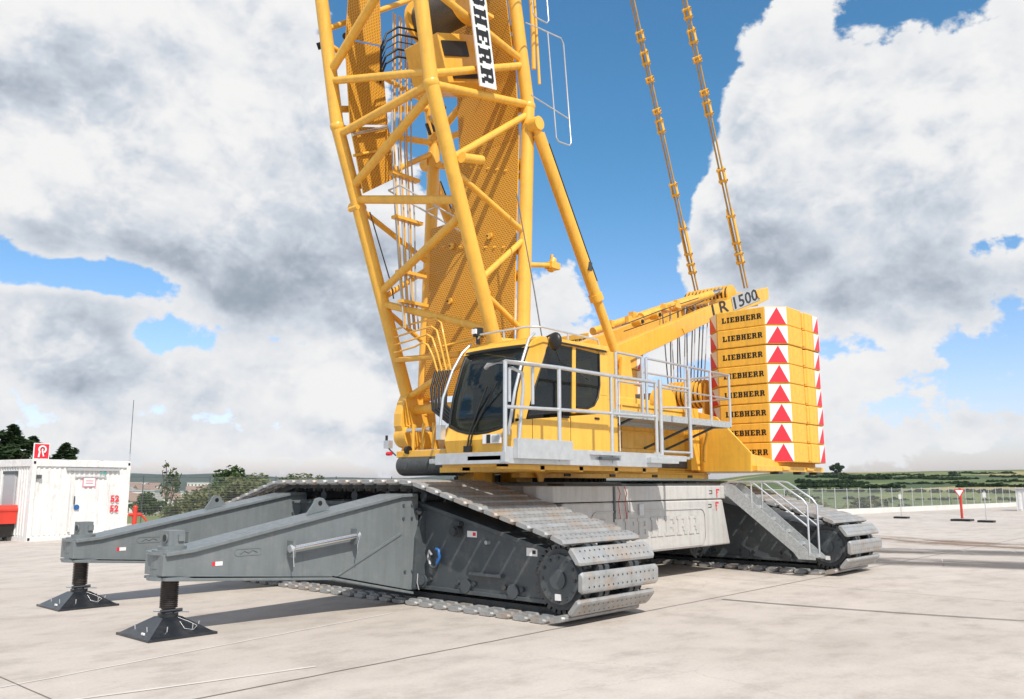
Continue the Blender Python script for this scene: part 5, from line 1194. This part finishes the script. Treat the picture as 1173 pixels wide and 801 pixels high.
m.path([(16.2,11.15,5.35),(18,11.15,5.95),(20,11.15,6.7)], .012, 'blk', 6); m.path([(16.2,11.2,5.5),(18,11.2,6.15),(19.8,11.2,6.75)], .014, 'dgrey2', 6); m.build('frame_fittings', crane)
m = MB()
for k in range(12):
    y = 11.35+k*.12; m.tube((22.0, y, 7.22), (22.0, y+.045, 7.22), .30, 'yellow', 32); m.tube((22.0, y+.045, 7.22), (22.0, y+.12, 7.22), .26, 'threads', 24)
m.box((21.6, 11.3, 7.0), (22.4, 12.8, 7.08), 'yellow')
m.build('sheave_pack', crane)
m = MB(); m.tube((22.9, 10.95, 7.35), (22.9, 13.15, 7.35), .13, 'yellow', 20); m.box((23.2, 11.25, 7.1), (23.4, 12.85, 7.4), 'yellow'); m.build('cross_shaft', crane)
for k in range(12):
    m = MB(); y = 10.62+k*.095; t = k/11; m.tube((18.9+.0*k, y, 4.35), (20.6+.1*math.sin(k*3.3), 11.35+k*.13, 6.75), .016, 'rope' if k%3 else 'alu', 6); m.build('hoist_rope', crane)

# pendants
def pendant(y, base, top, joints, lb):
    e = MB(); A = Vector((base[0], y, base[1])); B_ = Vector((top[0], y, top[1])); d = (B_-A).normalized(); L = (B_-A).length
    B2 = A+d*(L*1.45)
    for s in (-.05, .05): e.tube(A+Vector((0,s,0)), B2+Vector((0,s,0)), .027, 'pend', 8)
    o = e.build('pendant_bar', crane); o['label'] = lb
    for t, l, w in joints:
        m = MB(); c = A+d*t
        n_ = Vector((-d.z, 0, d.x))
        for s in (-.08, .08): 
            P = [c-d*l/2-n_*w*.4, c-d*l*.3-n_*w, c+d*l*.3-n_*w, c+d*l/2-n_*w*.4, c+d*l/2+n_*w*.4, c+d*l*.3+n_*w, c-d*l*.3+n_*w, c-d*l/2+n_*w*.4]
            P = [p+Vector((0,s,0)) for p in P]; m.plate(P, .03, 'yellow')
        for q in (-.32, .32): m.tube(c+d*l*q+Vector((0,-.13,0)), c+d*l*q+Vector((0,.13,0)), .045, 'yellow', 12); m.tube(c+d*l*q+Vector((0,-.135,0)), c+d*l*q+Vector((0,-.13,0)), .03, 'dgrey2', 10)
        m.build('link_plate', o)
    return o
J = [(.9, .4, .05), (1.75, 1.25, .06), (3.35, .5, .055), (5.3, .5, .055), (5.75, .16, .08), (6.7, .16, .08), (7.35, .5, .06), (8.0, .35, .055), (10.6, .5, .055)]
pendant(11.22, (22.62, 7.51), (19.65, 15.33), J, 'near pendant bar string, right one of the pair')
pendant(12.92, (22.80, 7.53), (19.57, 16.0), J, 'far pendant bar string, left one of the pair')
m = MB(); m.path([(9.12, 9.6, 3.9), (9.1, 9.62, 5.0), (9.08, 9.7, 8.2)], .014, 'rope', 6) if False else m.path([(11.25, 9.46, 4.25), (11.35, 9.75, 5.3), (11.55, 10.35, 7.3)], .012, 'rope', 6); m.build('hoist_rope', crane) 

# ---- counterweight slabs
x0, x1 = 18.3, 20.78; ya, yb = 8.25, 10.28
def slab_parts():
    H = .4425
    oct_ = [(x0, 8.65), (18.67, ya), (20.40, ya), (x1, 8.6), (x1, 9.9), (20.40, yb), (18.67, yb), (x0, 9.88)]
    b = MB(); b.prism(oct_, 'z', 0, H, 'slab')
    return b, H
b, H = slab_parts()
def build_stack(dy, n, zb, words, group):
    first = None
    for i in range(n):
        lb = words[i]
        z = zb+i*.4525
        if first is None:
            root = empty('counterweight_slab', (x0+1.2, 9.25+dy, z), lb, 'counterweight', group)
            m = MB(); m.prism([(x, y+dy) for x, y in ((x0, 8.65), (18.67, ya), (19.42, ya), (19.44, ya+.06), (19.62, ya+.06), (19.64, ya), (20.40, ya), (x1, 8.6), (x1, 9.9), (20.40, yb), (18.67, yb), (x0, 9.88))], 'z', z, z+H, 'slab')
            for (xa, xb) in ((19.47, 19.58),): m.box((xa, ya+dy+.0, z+.03), (xb, ya+.05+dy, z+H-.03), 'slab')
            m.build('slab_body', root, bevel=.02)
            # chevron plates on three corners
            def chev(name, p, q, out):
                p = Vector((p[0], p[1]+dy, 0)); q = Vector((q[0], q[1]+dy, 0)); o_ = Vector(out).normalized()*.006
                A = p+o_+Vector((0,0,z+.02)); B_ = q+o_+Vector((0,0,z+.02)); C_ = q+o_+Vector((0,0,z+H-.02)); D_ = p+o_+Vector((0,0,z+H-.02)); k = Vector(out).normalized()*.003
                m = MB(); m.add([A,B_,C_,D_], [(0,1,2,3)], 'white'); return m, A+k, B_+k, C_+k, D_+k
            m, A, B_, C_, D_ = chev('c', (18.315, 8.635), (18.655, 8.265), (-.73, -.68, 0)); a_ = (B_-A); e0 = A+a_*.04; m.add([e0, A+a_*.96, (C_+D_)/2+a_*.05], [(0,1,2)], 'red'); m.build('chevron_plate', root)
            m, A, B_, C_, D_ = chev('c', (18.655, yb-.015), (18.315, 9.895), (-.73, .68, 0)); m.add([A+(B_-A)*.04, B_-(B_-A)*.04, D_+(C_-D_)*.08], [(0,1,2)], 'red'); m.build('chevron_plate', root)
            m, A, B_, C_, D_ = chev('c', (20.06, ya), (20.39, ya), (0, -1, 0)); m.add([A+(B_-A)*.06, B_-(B_-A)*.04, C_-(C_-D_)*.08], [(0,1,2)], 'red'); m.build('chevron_plate', root)
            m, A, B_, C_, D_ = chev('c', (20.39, yb), (20.06, yb), (0, 1, 0)); m.add([A+(B_-A)*.06, B_-(B_-A)*.04, D_+(C_-D_)*.08], [(0,1,2)], 'red'); m.build('chevron_plate', root)
            m = MB(); m.word('LIEBHERR', 1.02, .13, (x0, 9.74+dy, z+.165), (0,-1,0), (0,0,1), 'blk', .003); m.build('lettering', root)
            first = root
        else:
            c = first.copy(); col.objects.link(c); c.location = (x0+1.2+random.uniform(-.012,.012), 9.25+dy+random.uniform(-.014,.014), z); c.rotation_euler.z = R(random.uniform(-.35,.35)); c['label'] = lb
            for ch in list(first.children):
                d = ch.copy(); col.objects.link(d); d.parent = c
ords = ['lowest', 'second from the bottom', 'third from the bottom', 'fourth from the bottom', 'fourth from the top', 'third from the top', 'second from the top', 'topmost']
build_stack(0, 8, 2.312, ['yellow counterweight slab, '+o+' in the near stack with red and white corners' for o in ords], 'counterweight slabs of the near stack')
build_stack(5.15, 8, 2.312, ['yellow counterweight slab, '+o+' in the far stack glimpsed behind the rear frame arm' for o in ords], 'counterweight slabs of the far stack')

# ================================================================== AIR
mm, nt, b = newmat('air'); nt.nodes.remove(b)
pv = N(nt, 'ShaderNodeVolumePrincipled'); pv.inputs['Color'].default_value = (.80, .88, 1.0, 1); pv.inputs['Density'].default_value = 6e-5; pv.inputs['Anisotropy'].default_value = .2
nt.links.new(pv.outputs[0], nt.nodes['Material Output'].inputs['Volume'])
hzb = MB(); hzb.box((-6300,-6300,-60), (6300,6300,75), mm); tag(hzb.build('haze'), 'thin bluish air over the far hills', 'haze', kind='stuff')

# ================================================================== LIGHT
SUNV = Vector((-.37, -.75, 1.0)).normalized()      # towards the sun
el = math.asin(SUNV.z); az = math.atan2(SUNV.x, SUNV.y)
sun = bpy.data.lights.new('sun', 'SUN'); sun.energy = 4.5; sun.angle = R(.53); sun.color = (1, .945, .865)
so = bpy.data.objects.new('sun', sun); col.objects.link(so); so.rotation_euler = SUNV.to_track_quat('Z', 'Y').to_euler(); so.location = (0,0,60)
w = bpy.data.worlds.new('World'); w.cycles.sampling_method = 'MANUAL'; w.cycles.sample_map_resolution = 512; scene.world = w; w.use_nodes = True; nt = w.node_tree; nt.nodes.clear()
out = N(nt, 'ShaderNodeOutputWorld'); bg = N(nt, 'ShaderNodeBackground'); bg.inputs[1].default_value = .1
sky = N(nt, 'ShaderNodeTexSky', sky_type='NISHITA', sun_disc=False, sun_elevation=el, sun_rotation=az, air_density=1.15, dust_density=.9, ozone_density=2.2)
tc = N(nt, 'ShaderNodeTexCoord'); sp_ = N(nt, 'ShaderNodeSeparateXYZ'); nt.links.new(tc.outputs['Generated'], sp_.inputs[0])
def mth(op, a, b=None, c=None, clamp=False):
    n = nt.nodes.new('ShaderNodeMath'); n.operation = op; n.use_clamp = clamp
    for i, v in enumerate((a, b, c)):
        if v is None: continue
        if isinstance(v, (int, float)): n.inputs[i].default_value = v
        else: nt.links.new(v, n.inputs[i])
    return n.outputs[0]
AZ = mth('MULTIPLY', mth('ARCTAN2', sp_.outputs[0], sp_.outputs[1]), 57.2958)
EL = mth('MULTIPLY', mth('ARCSINE', sp_.outputs[2]), 57.2958)
# cloud-plane coordinates (perspective flattening to the horizon)
den = mth('ADD', mth('ABSOLUTE', sp_.outputs[2]), .28)
cp = N(nt, 'ShaderNodeCombineXYZ'); nt.links.new(mth('DIVIDE', sp_.outputs[0], den), cp.inputs[0]); nt.links.new(mth('DIVIDE', sp_.outputs[1], den), cp.inputs[1]); nt.links.new(mth('MULTIPLY', sp_.outputs[2], 1.2), cp.inputs[2])
def noise(vec, sc, det, rough, dist=0, off_=(0,0,0)):
    mp = N(nt, 'ShaderNodeMapping'); mp.inputs['Location'].default_value = off_; nt.links.new(vec, mp.inputs[0])
    n = N(nt, 'ShaderNodeTexNoise', i_Scale=sc, i_Detail=det, i_Roughness=rough, i_Distortion=dist); nt.links.new(mp.outputs[0], n.inputs['Vector']); return n.outputs[0]
BL = [(20.7, 23.2, 12.9, 7.4, 1.0), (30.7, 18.2, 9.5, 7.1, 1.0), (18.3, 16.7, 5.6, 4.5, 0.6), (32.7, 12.7, 7.3, 3.4, 0.8), (27.4, 26.9, 8.3, 6.5, 0.9), (20.6, 6.4, 8.9, 2.7, 0.66), (31.3, 6.2, 8.2, 2.5, 0.52), (18.9, 9.3, 4.1, 2.1, 0.8), (39.9, 13.1, 3.6, 7.6, 0.8), (40.3, 6.6, 3.5, 3.5, 0.6), (51.0, 12.6, 4.2, 2.8, 0.62), (53.1, 19.0, 2.1, 1.3, 0.75), (51.0, 9.1, 5.4, 1.8, 0.5), (74.6, 21.7, 9.5, 7.0, 1.1), (64.2, 18.3, 4.5, 6.1, 1.0), (66.8, 25.0, 3.9, 3.6, 0.9), (71.9, 12.1, 9.1, 4.8, 1.0), (75.8, 6.4, 6.9, 2.6, 0.55), (68.9, 5.6, 6.2, 2.4, 0.45), (61.8, 15.7, 4.0, 4.0, 0.8), (26.2, 2.6, 15.2, 1.5, 0.55), (70.8, 2.8, 14.9, 1.5, 0.58), (48.6, 3.2, 23.2, 1.5, 0.5), (51.2, 26.7, 6.9, 6.4, -1.2), (58.7, 27.9, 4.3, 8.3, -1.2), (55.9, 17.1, 3.6, 5.2, -0.9), (20.1, 12.5, 5.2, 1.1, -0.9), (24.8, 9.2, 2.5, 1.0, -0.4), (78.6, 14.0, 2.2, 0.8, -0.55), (69.1, 8.5, 3.1, 1.0, -0.5), (54.9, 23.4, 5.5, 8.2, -0.7), (75.7, 28.4, 3.5, 0.7, -1.0)]
GR = [(32.6, 13.9, 9.6, 4.0, 1.0), (20.0, 14.1, 6.7, 2.3, 0.7), (30.0, 9.8, 8.7, 1.7, 0.6), (21.0, 6.0, 7.1, 2.1, 0.7), (32.0, 27.5, 3.5, 2.6, 0.35), (74.3, 11.3, 7.3, 2.9, 1.0), (69.0, 16.2, 4.8, 3.3, 0.5), (65.1, 14.3, 4.4, 3.4, 0.6), (77.3, 6.4, 4.1, 1.3, 0.5), (28.7, 3.6, 10.5, 1.1, 0.35), (17.6, 25.0, 4.3, 1.9, 0.3), (70.9, 4.0, 7.5, 1.3, 0.35)]
def blobs(lst):
    tot = None
    for a, e, ra, re, am in lst:
        dx = mth('MULTIPLY', mth('SUBTRACT', AZ, a), 1/ra); dy = mth('MULTIPLY', mth('SUBTRACT', EL, e), 1/re)
        q = mth('ADD', mth('MULTIPLY', dx, dx), mth('MULTIPLY', dy, dy))
        g = mth('MULTIPLY', mth('POWER', 2.71828, mth('MULTIPLY', q, -1)), am)
        tot = g if tot is None else mth('ADD', tot, g)
    return tot
# puffs: cell noise folded over direction space, stretched a little sideways
mpv = N(nt, 'ShaderNodeMapping'); mpv.inputs['Scale'].default_value = (1, 1, 1.3); nt.links.new(tc.outputs['Generated'], mpv.inputs[0]); V = mpv.outputs[0]
def warp(vec, sc, amt, off_=(0,0,0)):
    mp = N(nt, 'ShaderNodeMapping'); mp.inputs['Location'].default_value = off_; nt.links.new(vec, mp.inputs[0])
    n = N(nt, 'ShaderNodeTexNoise', i_Scale=sc, i_Detail=6.0, i_Roughness=.6); nt.links.new(mp.outputs[0], n.inputs['Vector'])
    a = N(nt, 'ShaderNodeVectorMath', operation='MULTIPLY_ADD'); a.inputs[1].default_value = (amt,)*3; nt.links.new(n.outputs['Color'], a.inputs[0]); nt.links.new(mp.outputs[0], a.inputs[2]); return a.outputs[0]
def puff(off_):
    w_ = warp(V, 9, .07, off_)
    v = N(nt, 'ShaderNodeTexVoronoi', feature='F1', i_Scale=11.0, i_Detail=3.0, i_Roughness=.6, i_Lacunarity=2.2); v.normalize = True; nt.links.new(w_, v.inputs['Vector'])
    return mth('SUBTRACT', 1, v.outputs['Distance'])
n3 = noise(V, 15, 6, .6, .1); hor = N(nt, 'ShaderNodeMapRange'); hor.inputs[1].default_value = 2; hor.inputs[2].default_value = 13; hor.inputs[3].default_value = 1.7; hor.inputs[4].default_value = 0; nt.links.new(EL, hor.inputs[0])
n1 = noise(V, 4.5, 12, .62, .1); nb = noise(V, 2.0, 3, .5)
p1 = puff((0,0,0)); p2 = puff((-.008, -.014, .022))
away = mth('MULTIPLY', mth('SUBTRACT', nb, .36), 3.0)
inside = mth('MULTIPLY', mth('LESS_THAN', mth('ABSOLUTE', mth('SUBTRACT', AZ, 48)), 45), 1)
bl = mth('MAXIMUM', mth('MINIMUM', blobs(BL), 1.15), -1.0)
dens = mth('ADD', mth('ADD', bl, mth('MULTIPLY', mth('SUBTRACT', n1, .5), 2.5)), mth('ADD', mth('MULTIPLY', mth('SUBTRACT', p1, .62), 1.7), mth('ADD', mth('MULTIPLY', mth('SUBTRACT', n3, .5), hor.outputs[0]), -.50)))
dens2 = mth('ADD', dens, mth('MULTIPLY', mth('SUBTRACT', 1, inside), away))
mr = N(nt, 'ShaderNodeMapRange', interpolation_type='SMOOTHSTEP'); mr.inputs[1].default_value = -.03; mr.inputs[2].default_value = .15; nt.links.new(dens2, mr.inputs[0]); cov = mr.outputs[0]
VR = tc.outputs['Generated']; s1 = noise(VR, 7., 3, .45, .3); s2 = noise(VR, 7., 3, .45, .3, (-.016, -.024, .04))
relief = mth('ADD', mth('MULTIPLY', mth('SUBTRACT', s1, s2), 1.8), mth('MULTIPLY', mth('SUBTRACT', p1, p2), 2.3))
grey = mth('SUBTRACT', mth('ADD', mth('MULTIPLY', blobs(GR), mth('ADD', mth('MULTIPLY', nb, .9), .22)), .20), relief)
edge_ = N(nt, 'ShaderNodeMapRange', interpolation_type='SMOOTHSTEP'); edge_.inputs[1].default_value = .1; edge_.inputs[2].default_value = .8; nt.links.new(dens2, edge_.inputs[0])
gm = N(nt, 'ShaderNodeMapRange', interpolation_type='SMOOTHSTEP'); gm.inputs[1].default_value = -.15; gm.inputs[2].default_value = 1.35; nt.links.new(mth('MULTIPLY', grey, mth('ADD', mth('MULTIPLY', edge_.outputs[0], .65), .35)), gm.inputs[0]); grey = gm.outputs[0]
cr = N(nt, 'ShaderNodeValToRGB'); nt.links.new(grey, cr.inputs[0])
e = cr.color_ramp.elements; e[0].position = 0; e[0].color = (1.0, .995, .99, 1); e[1].position = 1; e[1].color = (.36, .42, .50, 1)
em = cr.color_ramp.elements.new(.4); em.color = (.68, .735, .815, 1)
cl = mixc(nt, 1.0, cr.outputs[0], (9.2, 9.2, 9.2), 'MULTIPLY')
# the sky colour, a touch deeper like the photo
hs = N(nt, 'ShaderNodeHueSaturation', i_Saturation=1.05, i_Value=1.0); nt.links.new(sky.outputs[0], hs.inputs['Color'])
low = N(nt, 'ShaderNodeMapRange', interpolation_type='SMOOTHSTEP'); low.inputs[1].default_value = 0; low.inputs[2].default_value = 23; nt.links.new(EL, low.inputs[0])
tint = mixc(nt, low.outputs[0], (1.62, 1.55, 1.98), (.76, 1.32, 1.50))
skc = mixc(nt, 1.0, hs.outputs[0], tint, 'MULTIPLY')
cf = mixc(nt, cov, skc, cl)
nt.links.new(cf, bg.inputs[0]); nt.links.new(bg.outputs[0], out.inputs[0])

# ================================================================== CAMERA
cam = bpy.data.cameras.new('camera'); cam.sensor_width = 36; cam.lens = 36*970/1173; cam.clip_end = 20000; cam.clip_start = .1
co = bpy.data.objects.new('camera', cam); col.objects.link(co); co.location = (0, 0, 1.82)
co.rotation_euler = (math.pi/2+.1577, 0, -.8344); scene.camera = co
vs_ = scene.view_settings; vs_.view_transform = 'Standard'; vs_.look = 'None'; vs_.gamma = 1; vs_.exposure = 0; vs_.use_curve_mapping = False
scene.render.engine = 'CYCLES'
scene.cycles.max_bounces = 6; scene.cycles.transparent_max_bounces = 12; scene.cycles.volume_bounces = 0
